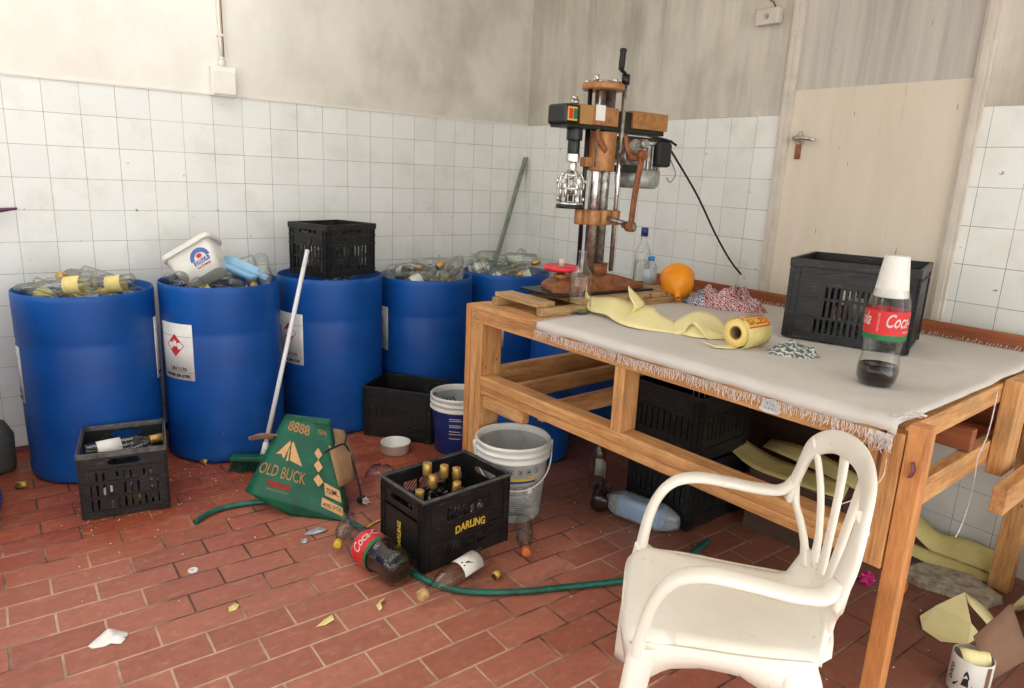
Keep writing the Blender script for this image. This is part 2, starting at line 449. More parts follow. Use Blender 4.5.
ROW0 = 1.787
def wall_mat(name, axis, off, streaky, split=None):
    """tiles to 1.787 m, painted plaster above. axis: horizontal axis of the wall, off: tile joint offset"""
    m, nt, b = newmat(name)
    tc = N(nt, 'ShaderNodeTexCoord'); sx = N(nt, 'ShaderNodeSeparateXYZ'); nt.links.new(tc.outputs['Object'], sx.inputs[0])
    cb = N(nt, 'ShaderNodeCombineXYZ')
    a1 = N(nt, 'ShaderNodeMath', operation='ADD'); a1.inputs[1].default_value = 30-off; nt.links.new(sx.outputs[axis], a1.inputs[0])
    a2 = N(nt, 'ShaderNodeMath', operation='ADD'); a2.inputs[1].default_value = 30-ROW0; nt.links.new(sx.outputs[2], a2.inputs[0])
    nt.links.new(a1.outputs[0], cb.inputs[0]); nt.links.new(a2.outputs[0], cb.inputs[1])
    br = N(nt, 'ShaderNodeTexBrick'); br.offset = 0; br.squash = 1
    nt.links.new(cb.outputs[0], br.inputs['Vector'])
    for k, x in (('Scale', 1), ('Mortar Size', .0013), ('Mortar Smooth', .3), ('Bias', 0), ('Brick Width', .15), ('Row Height', .15)): br.inputs[k].default_value = x
    br.inputs['Color1'].default_value = srgb(231, 232, 226); br.inputs['Color2'].default_value = srgb(225, 226, 220)
    g = tc.outputs['Object']
    gn = noise(nt, g, 2.3, 4, .7)
    nt.links.new(ramp(nt, gn, [(.4, srgb(132, 118, 104)), (.6, srgb(190, 184, 174))]), br.inputs['Mortar'])
    tile = br.outputs['Color']
    sm = ramp(nt, noise(nt, g, 5, 5, .65), [(.5, (1, 1, 1, 1)), (.8, (.86, .84, .8, 1))])
    tile = mixc(nt, 1, tile, sm, 'MULTIPLY')
    spk = ramp(nt, noise(nt, g, 34, 2, .4), [(.745, (0, 0, 0, 1)), (.76, (.7, .7, .7, 1))])
    tile = mixc(nt, spk, tile, srgb(120, 96, 74))
    # plaster
    mp = N(nt, 'ShaderNodeMapping'); nt.links.new(g, mp.inputs['Vector'])
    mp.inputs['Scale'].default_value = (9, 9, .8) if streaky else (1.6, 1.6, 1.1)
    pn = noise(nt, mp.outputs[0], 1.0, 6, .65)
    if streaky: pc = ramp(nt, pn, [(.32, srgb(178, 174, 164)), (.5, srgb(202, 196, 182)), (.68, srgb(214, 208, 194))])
    else: pc = ramp(nt, pn, [(.3, srgb(222, 216, 202)), (.6, srgb(240, 237, 228))])
    mp2 = N(nt, 'ShaderNodeMapping'); nt.links.new(g, mp2.inputs['Vector']); mp2.inputs['Scale'].default_value = (1, 1, .7)
    mold = ramp(nt, noise(nt, mp2.outputs[0], 2.6, 5, .6), [(.46, (0, 0, 0, 1)), (.80, (.6, .6, .6, 1))])
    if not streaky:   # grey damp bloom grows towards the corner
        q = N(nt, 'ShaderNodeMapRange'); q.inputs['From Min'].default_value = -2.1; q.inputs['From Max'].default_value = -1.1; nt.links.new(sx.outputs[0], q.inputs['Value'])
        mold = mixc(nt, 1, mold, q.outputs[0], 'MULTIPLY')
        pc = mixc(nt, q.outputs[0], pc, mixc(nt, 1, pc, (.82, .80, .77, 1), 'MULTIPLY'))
    pc = mixc(nt, mold, pc, srgb(134, 127, 106))
    gt = N(nt, 'ShaderNodeMath', operation='GREATER_THAN'); gt.inputs[1].default_value = ROW0
    wob = N(nt, 'ShaderNodeMath', operation='MULTIPLY_ADD'); wob.inputs[1].default_value = .012; nt.links.new(noise(nt, g, 12, 3), wob.inputs[0]); nt.links.new(sx.outputs[2], wob.inputs[2])
    sb = N(nt, 'ShaderNodeMath', operation='SUBTRACT'); sb.inputs[1].default_value = .006; nt.links.new(wob.outputs[0], sb.inputs[0])
    nt.links.new(sb.outputs[0], gt.inputs[0])
    fac = gt.outputs[0]
    if split:      # cream plaster strip beside the door: y0..y1 has no tiles
        l1 = N(nt, 'ShaderNodeMath', operation='LESS_THAN'); l1.inputs[1].default_value = split[1]; nt.links.new(sx.outputs[axis], l1.inputs[0])
        l2 = N(nt, 'ShaderNodeMath', operation='GREATER_THAN'); l2.inputs[1].default_value = split[0]; nt.links.new(sx.outputs[axis], l2.inputs[0])
        mm = N(nt, 'ShaderNodeMath', operation='MULTIPLY'); nt.links.new(l1.outputs[0], mm.inputs[0]); nt.links.new(l2.outputs[0], mm.inputs[1])
        mx = N(nt, 'ShaderNodeMath', operation='MAXIMUM'); nt.links.new(mm.outputs[0], mx.inputs[0]); nt.links.new(fac, mx.inputs[1]); fac = mx.outputs[0]
    col = mixc(nt, fac, tile, pc)
    nt.links.new(col, b.inputs['Base Color'])
    rg = N(nt, 'ShaderNodeMapRange'); rg.inputs['To Min'].default_value = .22; rg.inputs['To Max'].default_value = .85; nt.links.new(fac, rg.inputs['Value'])
    nt.links.new(rg.outputs[0], b.inputs['Roughness'])
    iv = N(nt, 'ShaderNodeMath', operation='MULTIPLY_ADD'); iv.inputs[1].default_value = -1; iv.inputs[2].default_value = 1; nt.links.new(br.outputs['Fac'], iv.inputs[0])
    hh = N(nt, 'ShaderNodeMath', operation='MULTIPLY'); nt.links.new(iv.outputs[0], hh.inputs[0])
    n1 = N(nt, 'ShaderNodeMath', operation='SUBTRACT'); n1.inputs[0].default_value = 1; nt.links.new(fac, n1.inputs[1]); nt.links.new(n1.outputs[0], hh.inputs[1])
    h2 = N(nt, 'ShaderNodeMath', operation='MULTIPLY_ADD'); h2.inputs[1].default_value = .15; nt.links.new(noise(nt, g, 18, 5), h2.inputs[0]); nt.links.new(hh.outputs[0], h2.inputs[2])
    bump(nt, b, h2.outputs[0], .35, .003)
    return m
M['wall_back'] = wall_mat('tiled_wall_back', 0, .0047, False)
M['wall_right'] = wall_mat('tiled_wall_right', 1, -.0533, True, (-2.868, -1.981))
M['wall_right2'] = wall_mat('tiled_wall_right_of_door', 1, -.0342, True)
def door_mat():
    m, nt, b = newmat('painted_door')
    tc = N(nt, 'ShaderNodeTexCoord'); sx = N(nt, 'ShaderNodeSeparateXYZ'); nt.links.new(tc.outputs['Object'], sx.inputs[0])
    g = tc.outputs['Object']
    mp = N(nt, 'ShaderNodeMapping'); nt.links.new(g, mp.inputs['Vector']); mp.inputs['Scale'].default_value = (1, 10, .5)
    up = ramp(nt, noise(nt, mp.outputs[0], 1.1, 6, .65), [(.3, srgb(158, 154, 146)), (.5, srgb(186, 181, 172)), (.7, srgb(204, 198, 186))])
    mp3 = N(nt, 'ShaderNodeMapping'); nt.links.new(g, mp3.inputs['Vector']); mp3.inputs['Scale'].default_value = (1, 3, .6)
    lo = ramp(nt, noise(nt, mp3.outputs[0], 1.4, 5, .6), [(.3, srgb(210, 198, 178)), (.65, srgb(222, 211, 194))])
    ln = ramp(nt, noise(nt, mp.outputs[0], 5, 3, .5), [(.68, (0, 0, 0, 1)), (.73, (.3, .3, .3, 1))])
    lo = mixc(nt, ln, lo, srgb(158, 142, 120))
    gt = N(nt, 'ShaderNodeMath', operation='GREATER_THAN'); gt.inputs[1].default_value = 1.897
    nt.links.new(sx.outputs[2], gt.inputs[0])
    col = mixc(nt, gt.outputs[0], lo, up)
    sp = ramp(nt, noise(nt, mp3.outputs[0], 22, 2, .4), [(.74, (0, 0, 0, 1)), (.76, (.7, .7, .7, 1))])
    col = mixc(nt, sp, col, srgb(100, 84, 66))
    nt.links.new(col, b.inputs['Base Color']); b.inputs['Roughness'].default_value = .6
    return m
M['door'] = door_mat()
M['trim'] = plain('painted_trim', srgb(206, 198, 184), .6, 0, .08, 10)
M['plaster'] = plain('plain_plaster', srgb(226, 222, 212), .8, 0, .04, 3)
M['box_white'] = plain('white_junction_plastic', srgb(236, 233, 222), .4, 0, .04, 8)
SIM = {
 'drum1': [[0,0.097,-0.151,0.038,0.327,0.633,-0.314,-0.627],[1,-0.258,-0.04,0.031,0.647,0.357,0.61,0.284],[0,0.086,0.226,0.038,0.674,0.675,0.213,0.213],[1,-0.107,-0.222,0.033,0.19,-0.664,0.242,-0.681],[0,0.247,-0.072,0.054,0.302,0.333,-0.661,-0.601],[0,0.135,-0.202,0.093,0.003,0.702,-0.001,-0.712],[0,-0.041,-0.076,0.035,0.692,-0.262,0.555,-0.379],[1,0.21,-0.116,0.018,0.715,0.065,-0.295,0.63],[0,-0.152,0.189,0.037,0.414,0.479,0.399,-0.663],[0,-0.144,-0.026,0.091,0.497,-0.467,0.639,0.356],[0,0.225,0.086,0.161,0.467,0.041,-0.803,-0.368],[0,-0.107,-0.149,0.117,0.498,-0.473,0.637,0.35],[0,0.182,0.031,0.124,0.37,0.139,-0.814,-0.426],[0,-0.233,0.075,0.138,0.218,0.403,0.62,0.636],[0,-0.058,0.088,0.152,0.296,-0.05,-0.687,0.662],[1,-0.222,-0.096,0.039,0.031,-0.263,0.303,-0.915],[1,-0.024,-0.197,0.167,0.527,-0.788,0.286,0.137],[1,-0.034,0.136,0.062,0.903,-0.341,0.153,-0.211],[0,-0.232,-0.081,0.153,0.743,-0.477,0.433,0.18],[0,0.004,0.044,0.066,0.721,0.476,0.299,0.405],[1,0.107,-0.243,0.173,0.491,-0.351,-0.692,-0.397],[1,-0.063,0.235,0.219,0.452,0.887,0.049,0.076],[0,0.059,0.152,0.137,0.705,0.504,-0.463,0.187],[0,-0.192,0.154,0.321,0.41,0.54,0.658,0.327],[0,0.157,0.109,0.205,0.567,0.515,-0.436,-0.472],[0,-0.059,0.234,0.287,0.532,0.01,0.834,-0.146],[0,-0.188,0.097,0.312,0.381,0.824,-0.209,0.363],[1,0.211,-0.157,0.181,0.582,-0.536,-0.607,0.078],[0,0.066,-0.233,0.238,0.452,0.367,-0.648,-0.492],[0,-0.004,-0.16,0.218,0.132,0.324,0.686,0.638],[0,-0.163,-0.178,0.282,0.138,0.029,-0.786,-0.601],[1,0.238,-0.04,0.2,0.17,-0.38,-0.841,-0.345],[0,0.204,0.061,0.211,0.792,0.52,-0.251,0.197],[0,-0.108,-0.16,0.293,0.361,-0.805,-0.124,-0.455],[0,0.233,-0.014,0.437,0.139,-0.364,-0.889,-0.241],[0,0.135,0.223,0.312,0.147,0.626,0.408,-0.648],[1,0.103,-0.23,0.237,0.217,-0.424,-0.64,-0.602],[0,0.189,0.178,0.292,0.518,0.736,0.114,-0.421],[1,0.038,-0.242,0.301,0.305,0.581,-0.487,-0.577],[0,0.016,-0.241,0.37,0.392,0.308,-0.671,-0.549],[1,0.052,-0.185,0.282,0.189,0.101,0.771,0.6],[0,0.198,0.142,0.428,0.474,0.638,-0.594,-0.121],[1,-0.123,0.011,0.328,0.098,-0.674,0.327,-0.655],[0,-0.248,0.033,0.305,0.721,0.231,0.602,-0.255],[0,0.18,-0.186,0.364,0.422,0.281,-0.713,-0.483],[0,-0.208,-0.122,0.42,0.172,-0.246,-0.746,-0.594],[0,0.042,0.254,0.326,0.752,0.617,-0.19,-0.132],[0,-0.01,-0.031,0.39,0.123,0.777,0.299,0.541],[0,-0.089,-0.199,0.475,0.066,-0.303,0.787,0.533],[0,-0.064,0.214,0.324,0.742,0.296,-0.427,0.424]],
 'drum2': [[1,-0.093,0.07,0.031,0.164,0.705,0.058,0.688],[1,-0.22,0.102,0.031,0.606,-0.159,0.689,0.364],[1,0.216,0.115,0.057,0.438,0.603,-0.487,0.456],[1,-0.188,-0.166,0.048,0.62,-0.717,0.238,0.212],[1,0.077,-0.23,0.032,0.694,-0.17,-0.686,0.136],[0,0.186,-0.164,0.038,0.371,-0.457,0.539,0.602],[0,0.147,-0.215,0.049,0.275,0.295,-0.667,-0.627],[0,0.211,-0.145,0.143,0.507,-0.221,-0.815,-0.172],[1,0.093,0.236,0.031,0.63,0.628,-0.324,-0.321],[0,-0.143,0.191,0.169,0.463,0.865,-0.094,-0.168],[0,-0.113,-0.198,0.038,0.017,0.019,-0.707,-0.707],[0,-0.059,0.054,0.101,0.645,-0.441,0.571,-0.253],[0,-0.002,-0.242,0.111,0.504,0.122,-0.698,-0.494],[1,0.179,0.189,0.033,0.507,-0.246,-0.663,0.493],[1,-0.246,-0.032,0.238,0.208,0.252,0.911,0.252],[1,-0.246,-0.075,0.171,0.435,-0.688,0.503,-0.292],[1,0.078,-0.226,0.112,0.461,-0.148,-0.842,-0.237],[1,-0.127,0.089,0.089,0.274,0.087,0.79,0.542],[0,-0.052,-0.024,0.11,0.694,-0.256,0.671,-0.053],[1,-0.075,0.231,0.109,0.082,-0.745,0.134,-0.649],[0,-0.205,0.002,0.302,0.347,0.732,0.583,0.056],[1,0.168,0.185,0.099,0.415,-0.477,-0.535,0.56],[1,-0.203,0.053,0.246,0.305,0.881,0.193,0.306],[1,0.194,0.146,0.172,0.645,-0.369,-0.669,-0.038],[1,0.099,0.144,0.186,0.3,-0.063,0.769,-0.561],[1,0.235,0.056,0.158,0.446,0.887,-0.107,0.044],[0,0.16,-0.199,0.149,0.101,0.605,-0.493,-0.617],[0,0.163,-0.179,0.227,0.317,0.729,-0.283,-0.537],[0,-0.004,-0.023,0.207,0.135,0.131,-0.796,-0.575],[1,0.101,-0.122,0.202,0.604,-0.109,-0.778,0.135],[1,-0.166,0.088,0.188,0.215,0.932,0.021,0.291],[0,0.067,-0.021,0.184,0.3,-0.144,-0.734,-0.592],[1,-0.113,0.123,0.209,0.707,0.672,-0.037,0.219],[1,-0.166,-0.191,0.159,0.371,0.394,0.354,0.763],[0,0.252,-0.064,0.19,0.584,0.327,-0.689,-0.278],[0,0.231,0.111,0.23,0.631,0.682,-0.167,-0.33],[1,-0.036,0.264,0.195,0.712,0.625,-0.16,0.277],[0,-0.005,-0.092,0.271,0.483,-0.243,0.711,0.449],[0,-0.236,0.039,0.322,0.401,-0.205,0.835,0.317],[0,0.25,-0.006,0.265,0.392,0.705,0.033,-0.589],[0,-0.084,0.25,0.273,0.563,0.646,-0.32,0.404],[0,0.222,-0.088,0.377,0.421,0.829,-0.222,-0.294],[0,0.238,-0.044,0.355,0.122,-0.449,0.687,0.559],[0,-0.003,-0.1,0.354,0.368,-0.152,-0.907,0.141],[0,-0.102,-0.076,0.281,0.114,-0.032,-0.642,-0.758],[1,0.102,0.247,0.216,0.035,0.305,0.596,-0.742],[1,0.004,0.232,0.26,0.752,0.656,0.046,-0.038],[0,-0.028,0.263,0.331,0.623,0.607,0.336,-0.361],[0,0.045,0.202,0.364,0.638,0.757,0.102,-0.095],[0,-0.101,-0.219,0.287,0.341,-0.515,0.32,0.719],[0,-0.058,-0.245,0.302,0.328,0.235,0.595,0.695],[0,0.137,-0.036,0.334,0.495,-0.47,-0.604,-0.411]],
 'drum3': [[0,-0.22,0.114,0.038,0.307,0.511,-0.489,0.637],[0,-0.046,-0.236,0.038,0.38,-0.685,-0.177,-0.596],[1,-0.241,0.024,0.1,0.544,0.832,0.102,0.05],[0,0.183,-0.155,0.032,0.676,0.451,-0.304,-0.497],[0,0.199,0.136,0.036,0.76,0.649,0.009,0.005],[1,0.14,0.102,0.031,0.031,0.391,0.589,-0.706],[1,-0.024,-0.12,0.036,0.349,-0.48,-0.538,-0.599],[0,-0.075,-0.076,0.054,0.1,0.11,-0.731,-0.666],[0,0.154,0.161,0.103,0.607,0.671,0.271,-0.327],[0,0.029,-0.03,0.099,0.596,-0.797,0.064,-0.077],[1,0.034,0.262,0.043,0.602,0.73,0.122,-0.3],[1,-0.171,0.185,0.084,0.193,0.22,-0.641,0.709],[0,0.089,-0.038,0.163,0.455,-0.531,-0.568,-0.435],[1,-0.083,0.251,0.031,0.686,0.656,0.263,-0.173],[0,-0.049,-0.042,0.114,0.667,-0.675,0.298,0.104],[0,-0.05,0.248,0.095,0.291,0.418,0.53,-0.678]],
 'drum4': [[0,-0.178,0.093,0.038,0.688,-0.44,0.554,-0.162],[1,-0.023,-0.251,0.031,0.549,-0.706,0.039,-0.446],[0,0.077,0.23,0.119,0.102,-0.688,-0.3,0.653],[1,-0.018,0.244,0.033,0.554,-0.156,-0.693,0.434],[1,0.15,-0.05,0.034,0.58,-0.195,-0.687,-0.393],[0,0.106,-0.216,0.038,0.551,-0.252,0.661,0.443],[1,-0.195,-0.144,0.032,0.302,-0.125,-0.696,-0.64],[1,-0.222,0.107,0.031,0.272,0.537,-0.461,0.653],[0,-0.181,-0.18,0.064,0.192,0.605,0.458,0.622],[1,-0.064,0.094,0.032,0.71,0.542,0.445,0.06],[0,-0.127,0.059,0.035,0.771,0.312,0.532,-0.156],[0,-0.22,0.093,0.111,0.835,-0.357,0.415,-0.053],[0,0.17,0.191,0.052,0.748,0.154,-0.627,0.151],[1,0.154,-0.055,0.08,0.472,0.42,0.062,-0.773],[0,-0.005,-0.241,0.143,0.077,-0.695,-0.324,-0.637],[0,0.227,0.114,0.032,0.841,0.415,-0.344,-0.053],[0,-0.095,0.119,0.226,0.063,0.784,0.292,0.545],[1,-0.251,-0.023,0.093,0.282,0.294,0.644,0.648],[1,-0.016,0.087,0.15,0.708,0.095,-0.699,0.024],[0,-0.232,-0.094,0.092,0.063,0.35,0.356,0.864],[0,0.169,0.128,0.106,0.676,0.533,-0.429,-0.273],[1,0.079,0.113,0.181,0.364,0.434,0.542,-0.621],[0,0.177,-0.165,0.188,0.431,-0.479,0.656,0.394],[1,-0.134,0.204,0.239,0.086,0.585,0.571,-0.57],[0,0.151,0.199,0.189,0.629,0.686,0.251,-0.265],[0,-0.05,-0.23,0.044,0.94,-0.103,-0.298,-0.127],[1,-0.187,-0.124,0.184,0.57,-0.583,0.556,-0.159],[1,0.091,0.033,0.246,0.138,0.314,-0.738,0.581],[1,-0.01,-0.109,0.105,0.415,-0.463,-0.472,0.625],[1,-0.007,0.079,0.213,0.297,0.536,-0.653,0.446],[1,0.032,0.046,0.254,0.608,-0.757,0.072,-0.226],[1,0.106,0.226,0.172,0.657,-0.2,-0.487,0.54],[0,0.015,-0.179,0.143,0.461,-0.421,0.298,0.723],[1,-0.039,-0.253,0.161,0.749,-0.521,-0.342,-0.226],[0,-0.027,-0.24,0.225,0.264,0.446,0.49,0.701],[1,-0.028,0.063,0.281,0.002,-0.41,0.7,-0.585],[0,0.118,-0.083,0.285,0.442,0.74,-0.214,-0.459],[1,0.236,0.079,0.197,0.398,0.551,0.368,-0.634],[0,-0.248,-0.033,0.183,0.609,0.475,0.224,0.595],[0,0.09,0.219,0.393,0.345,0.549,0.761,-0.021],[0,-0.215,0.114,0.262,0.364,0.351,-0.528,0.683],[0,0.234,-0.082,0.277,0.601,-0.295,-0.628,-0.396],[1,-0.124,0.135,0.24,0.723,0.521,-0.312,0.329],[0,-0.056,-0.238,0.294,0.191,-0.648,-0.124,-0.727]],
 'drum5': [[1,0.213,-0.121,0.031,0.156,0.704,-0.065,-0.69],[0,-0.122,0.218,0.039,0.702,0.684,-0.179,0.087],[0,-0.046,0.238,0.04,0.705,0.305,0.64,0.026],[0,0.126,-0.071,0.023,0.904,-0.209,0.277,0.25],[1,-0.087,0.119,0.048,0.64,0.493,0.57,0.149],[1,0.16,-0.185,0.053,0.512,-0.222,-0.734,0.387],[0,-0.072,-0.23,0.056,0.783,-0.295,0.49,-0.244],[0,0.232,0.074,0.09,0.75,-0.313,-0.568,-0.128],[0,-0.118,-0.228,0.038,0.546,-0.596,-0.38,-0.449],[0,-0.175,0.164,0.142,0.447,0.793,0.288,-0.297],[1,0.207,0.047,0.037,0.23,-0.724,0.018,0.65],[0,0.152,0.057,0.188,0.077,0.675,-0.579,-0.451],[1,0.201,-0.179,0.092,0.472,0.082,-0.701,-0.529],[0,-0.02,-0.028,0.028,0.016,0.026,0.429,-0.903],[0,-0.087,0.237,0.107,0.708,0.676,-0.194,0.072],[1,-0.081,-0.085,0.11,0.056,-0.084,-0.581,-0.808],[1,0.038,-0.083,0.03,0.172,0.204,0.553,0.789],[0,-0.027,-0.014,0.071,0.215,-0.12,-0.541,-0.804],[0,-0.029,0.134,0.214,0.544,0.828,0.121,0.064],[1,0.141,-0.103,0.19,0.142,0.627,0.728,0.239],[0,0.108,0.029,0.134,0.718,0.623,0.092,-0.296],[1,-0.212,-0.101,0.038,0.352,-0.368,0.235,-0.828],[0,0.214,0.11,0.171,0.679,-0.033,-0.647,-0.346],[0,-0.017,0.244,0.282,0.505,0.628,-0.59,0.045],[0,0.08,-0.223,0.261,0.586,-0.223,-0.771,-0.107],[0,0.193,0.042,0.25,0.653,0.322,-0.661,-0.182],[0,0.215,0.101,0.357,0.34,0.341,-0.863,-0.149],[0,0.139,-0.045,0.257,0.284,-0.634,-0.526,0.49],[0,-0.234,0.036,0.306,0.278,0.848,-0.412,0.184],[1,-0.073,-0.231,0.173,0.388,-0.157,-0.896,-0.146],[0,0.21,-0.143,0.256,0.381,0.54,-0.442,-0.607],[1,-0.01,0.057,0.263,0.516,-0.184,0.69,0.474],[1,-0.173,-0.053,0.189,0.811,0.194,0.48,0.273],[0,-0.231,0.092,0.168,0.769,0.112,0.447,-0.443],[0,-0.221,0.143,0.241,0.328,0.632,-0.062,0.7],[0,0.192,-0.069,0.321,0.397,0.041,-0.711,-0.578],[0,0.077,-0.196,0.337,0.507,-0.182,-0.688,-0.487],[0,-0.19,-0.141,0.242,0.377,0.582,0.057,0.719],[1,-0.147,0.177,0.294,0.029,-0.232,-0.971,-0.044],[1,-0.193,-0.145,0.124,0.617,-0.052,0.407,-0.671],[1,0.226,-0.085,0.191,0.186,-0.785,-0.554,-0.204],[0,-0.231,0.005,0.423,0.179,0.531,0.803,-0.203],[0,-0.15,-0.062,0.353,0.601,-0.702,-0.25,-0.291],[1,0.124,-0.145,0.333,0.454,-0.718,0.29,0.44]],
 'crate1': [[0,-0.023,-0.156,0.038,0.121,0.122,-0.697,-0.697],[0,-0.001,0.163,0.038,0.271,0.165,0.688,-0.653],[0,0.042,-0.154,0.099,0.35,-0.072,-0.715,-0.601],[0,0.101,-0.143,0.062,0.059,-0.068,-0.749,-0.656],[0,0.119,0.137,0.078,0.385,0.544,-0.026,-0.745],[0,0.102,-0.166,0.135,0.113,-0.107,0.679,0.717],[0,0.062,-0.132,0.261,0.103,0.897,-0.291,-0.317],[0,-0.009,-0.137,0.308,0.309,-0.661,-0.683,-0.027],[0,0.107,-0.096,0.273,0.393,-0.246,-0.778,-0.425]],
 'crate3': [[0,0.149,-0.019,0.039,0.563,0.271,-0.653,-0.428],[1,-0.064,0.097,0.031,0.698,0.111,0.698,0.111],[0,-0.146,-0.006,0.039,0.403,0.688,0.165,0.581],[0,0.151,-0.057,0.099,0.105,-0.635,-0.219,0.733],[1,-0.102,0.099,0.215,0.082,-0.585,-0.805,0.06],[0,0.137,0.073,0.078,0.789,0.161,-0.546,0.231],[1,0.107,0.098,0.148,0.563,0.025,-0.826,-0.017],[0,-0.123,0.026,0.088,0.523,0.287,0.383,0.705],[0,-0.098,0.044,0.26,0.28,0.86,-0.422,0.059]],
}
# ------------------------------------------------------------------ camera, light, world
cam = bpy.data.cameras.new('camera'); co = bpy.data.objects.new('camera', cam); COL.objects.link(co)
right = V(.80204738, -.59553201, .04540516); upv = V(.10598931, .21673451, .9704599); fwd = V(.5877808, .77354235, -.23695138)
R = Matrix((right, upv, -fwd)).transposed()
co.matrix_world = Matrix.Translation(V(-3.1081, -4.0264, 1.4527)) @ R.to_4x4()
cam.sensor_width = 36; cam.lens = 694.096/1024*36; cam.clip_start = .05
SC.camera = co
w = bpy.data.worlds.new('world'); SC.world = w; w.use_nodes = True
bg = w.node_tree.nodes['Background']; bg.inputs[0].default_value = (.985, 1.0, .99, 1); bg.inputs[1].default_value = 3.0
SC.view_settings.view_transform = 'Standard'; SC.view_settings.look = 'None'; SC.view_settings.gamma = 1
SC.view_settings.use_curve_mapping = False; SC.view_settings.exposure = 0
SC.cycles.max_bounces = 10; SC.cycles.transparent_max_bounces = 24; SC.cycles.diffuse_bounces = 5; SC.cycles.glossy_bounces = 3
SC.cycles.caustics_reflective = False; SC.cycles.caustics_refractive = False; SC.cycles.use_denoising = True
SC.cycles.sample_clamp_indirect = 8

# ------------------------------------------------------------------ the room
CZ = 3.05; XL = -5.4; YF = -6.2
struct('floor', box(NB(), XL, .1, YF, .1, -.08, 0), M['floor'], 'red clay brick paving laid in running bond across the room', 'floor')
struct('wall_back', box(NB(), XL, .0, 0, .12, 0, CZ), M['wall_back'], 'long wall behind the drums, white tiles below cream plaster', 'wall')
struct('wall_right', box(NB(), 0, .12, -1.985, .12, 0, CZ), M['wall_right'], 'wall behind the bottling machine, white tiles below grey plaster', 'wall')
struct('wall_right', box(NB(), 0, .12, YF, -2.83, 0, CZ), M['wall_right2'], 'tiled wall to the right of the painted door', 'wall')
struct('wall_right', box(NB(), 0, .12, -2.83, -1.985, 2.62, CZ), M['plaster'], 'plaster above the painted door', 'wall')
bm = NB()                                        # left wall with a wide window opening
box(bm, XL-.12, XL, YF, .12, 0, .9); box(bm, XL-.12, XL, YF, .12, 2.6, CZ)
box(bm, XL-.12, XL, -.9, .12, .9, 2.6); box(bm, XL-.12, XL, YF, -5.2, .9, 2.6)
struct('wall_left', bm, M['plaster'], 'plain side wall with a wide window', 'wall')
SX0, SX1, SY0, SY1 = -4.6, -1.7, -1.75, -.22
bm = NB(); box(bm, XL, SX0, YF, .12, CZ, CZ+.1); box(bm, SX1, .12, YF, .12, CZ, CZ+.1); box(bm, SX0, SX1, YF, SY0, CZ, CZ+.1); box(bm, SX0, SX1, SY1, .12, CZ, CZ+.1)
struct('ceiling', bm, M['plaster'], 'flat white plaster ceiling with a long skylight near the back wall', 'ceiling')
bm = NB()
for x in (SX0, -3.63, -2.67, SX1-.05): box(bm, x, x+.05, SY0, SY1, CZ+.1, CZ+.14)
box(bm, SX0, SX1, SY0, SY0+.05, CZ+.1, CZ+.14); box(bm, SX0, SX1, SY1-.05, SY1, CZ+.1, CZ+.14)
struct('window_2', bm, M['trim'], 'skylight frame in the ceiling', 'window')
bm = NB()
for y in (-5.2, -3.75, -2.3, -.94): box(bm, XL-.09, XL-.03, y, y+.04, .9, 2.6)
box(bm, XL-.09, XL-.03, -5.2, -.9, .9, .94); box(bm, XL-.09, XL-.03, -5.2, -.9, 2.56, 2.6)
struct('window_1', bm, M['trim'], 'wide side window with plain painted frame', 'window')
bm = NB(); box(bm, XL, -0.005, -.012, 0, 0, .028)
struct('baseboard_back', bm, plain('red_skirting', srgb(120, 66, 52), .6), 'low red mortar strip along the foot of the tiled wall', 'baseboard')
# door
d = bpy.data.objects.new('door_1', None); COL.objects.link(d); d.location = (0, -2.41, 0)
d['kind'] = 'structure'; d['label'] = 'tall cream painted door with greyer streaked upper half'; d['category'] = 'door'
dm = box(NB(), .012, .06, -.385, .377, .01, 2.6, Matrix.Identity(4))
o = obj('door_leaf', dm, M['door'], d, bevel=.002)
o = bpy.data.objects.new('door_handle', None); COL.objects.link(o); o.parent = d; o.location = (.012, .318, 1.67)
bm = NB(); box(bm, -.012, 0, -.013, .013, -.085, -.005); cyl(bm, (-.014, 0, -.045), (0, 0, -.045), .009)
obj('handle_plate', bm, M['rust'], o, bevel=.003)
bm = NB(); cyl(bm, (-.004, 0, .005), (-.05, 0, .005), .013); cyl(bm, (-.014, 0, .005), (0, 0, .005), .024)
sweep(bm, [(-.045, .005, .006), (-.048, -.05, .006), (-.045, -.105, -.002)], (0, 0, 1), [.02, .018, .014], [.014, .012, .01], 8, 4)
cyl(bm, (-.01, 0, .03), (0, 0, .03), .012)
obj('handle_lever', bm, M['chrome'], o)
bm = NB(); box(bm, -.012, .05, -2.035, -1.983, 0, 2.62); box(bm, -.012, .05, -2.85, -2.797, 0, 2.62); box(bm, -.02, -.012, -2.012, -1.99, 0, 2.62); box(bm, -.02, -.012, -2.838, -2.81, 0, 2.62)
struct('trim_1', bm, M['trim'], 'painted frame around the tall door', 'trim', bevel=.002)
# roller of tile edge bead along the tile top
bm = NB(); box(bm, XL, 0, -.006, 0, ROW0-.004, ROW0+.006)
struct('trim_2', bm, M['plaster'], 'thin plaster bead above the top course of tiles', 'trim')

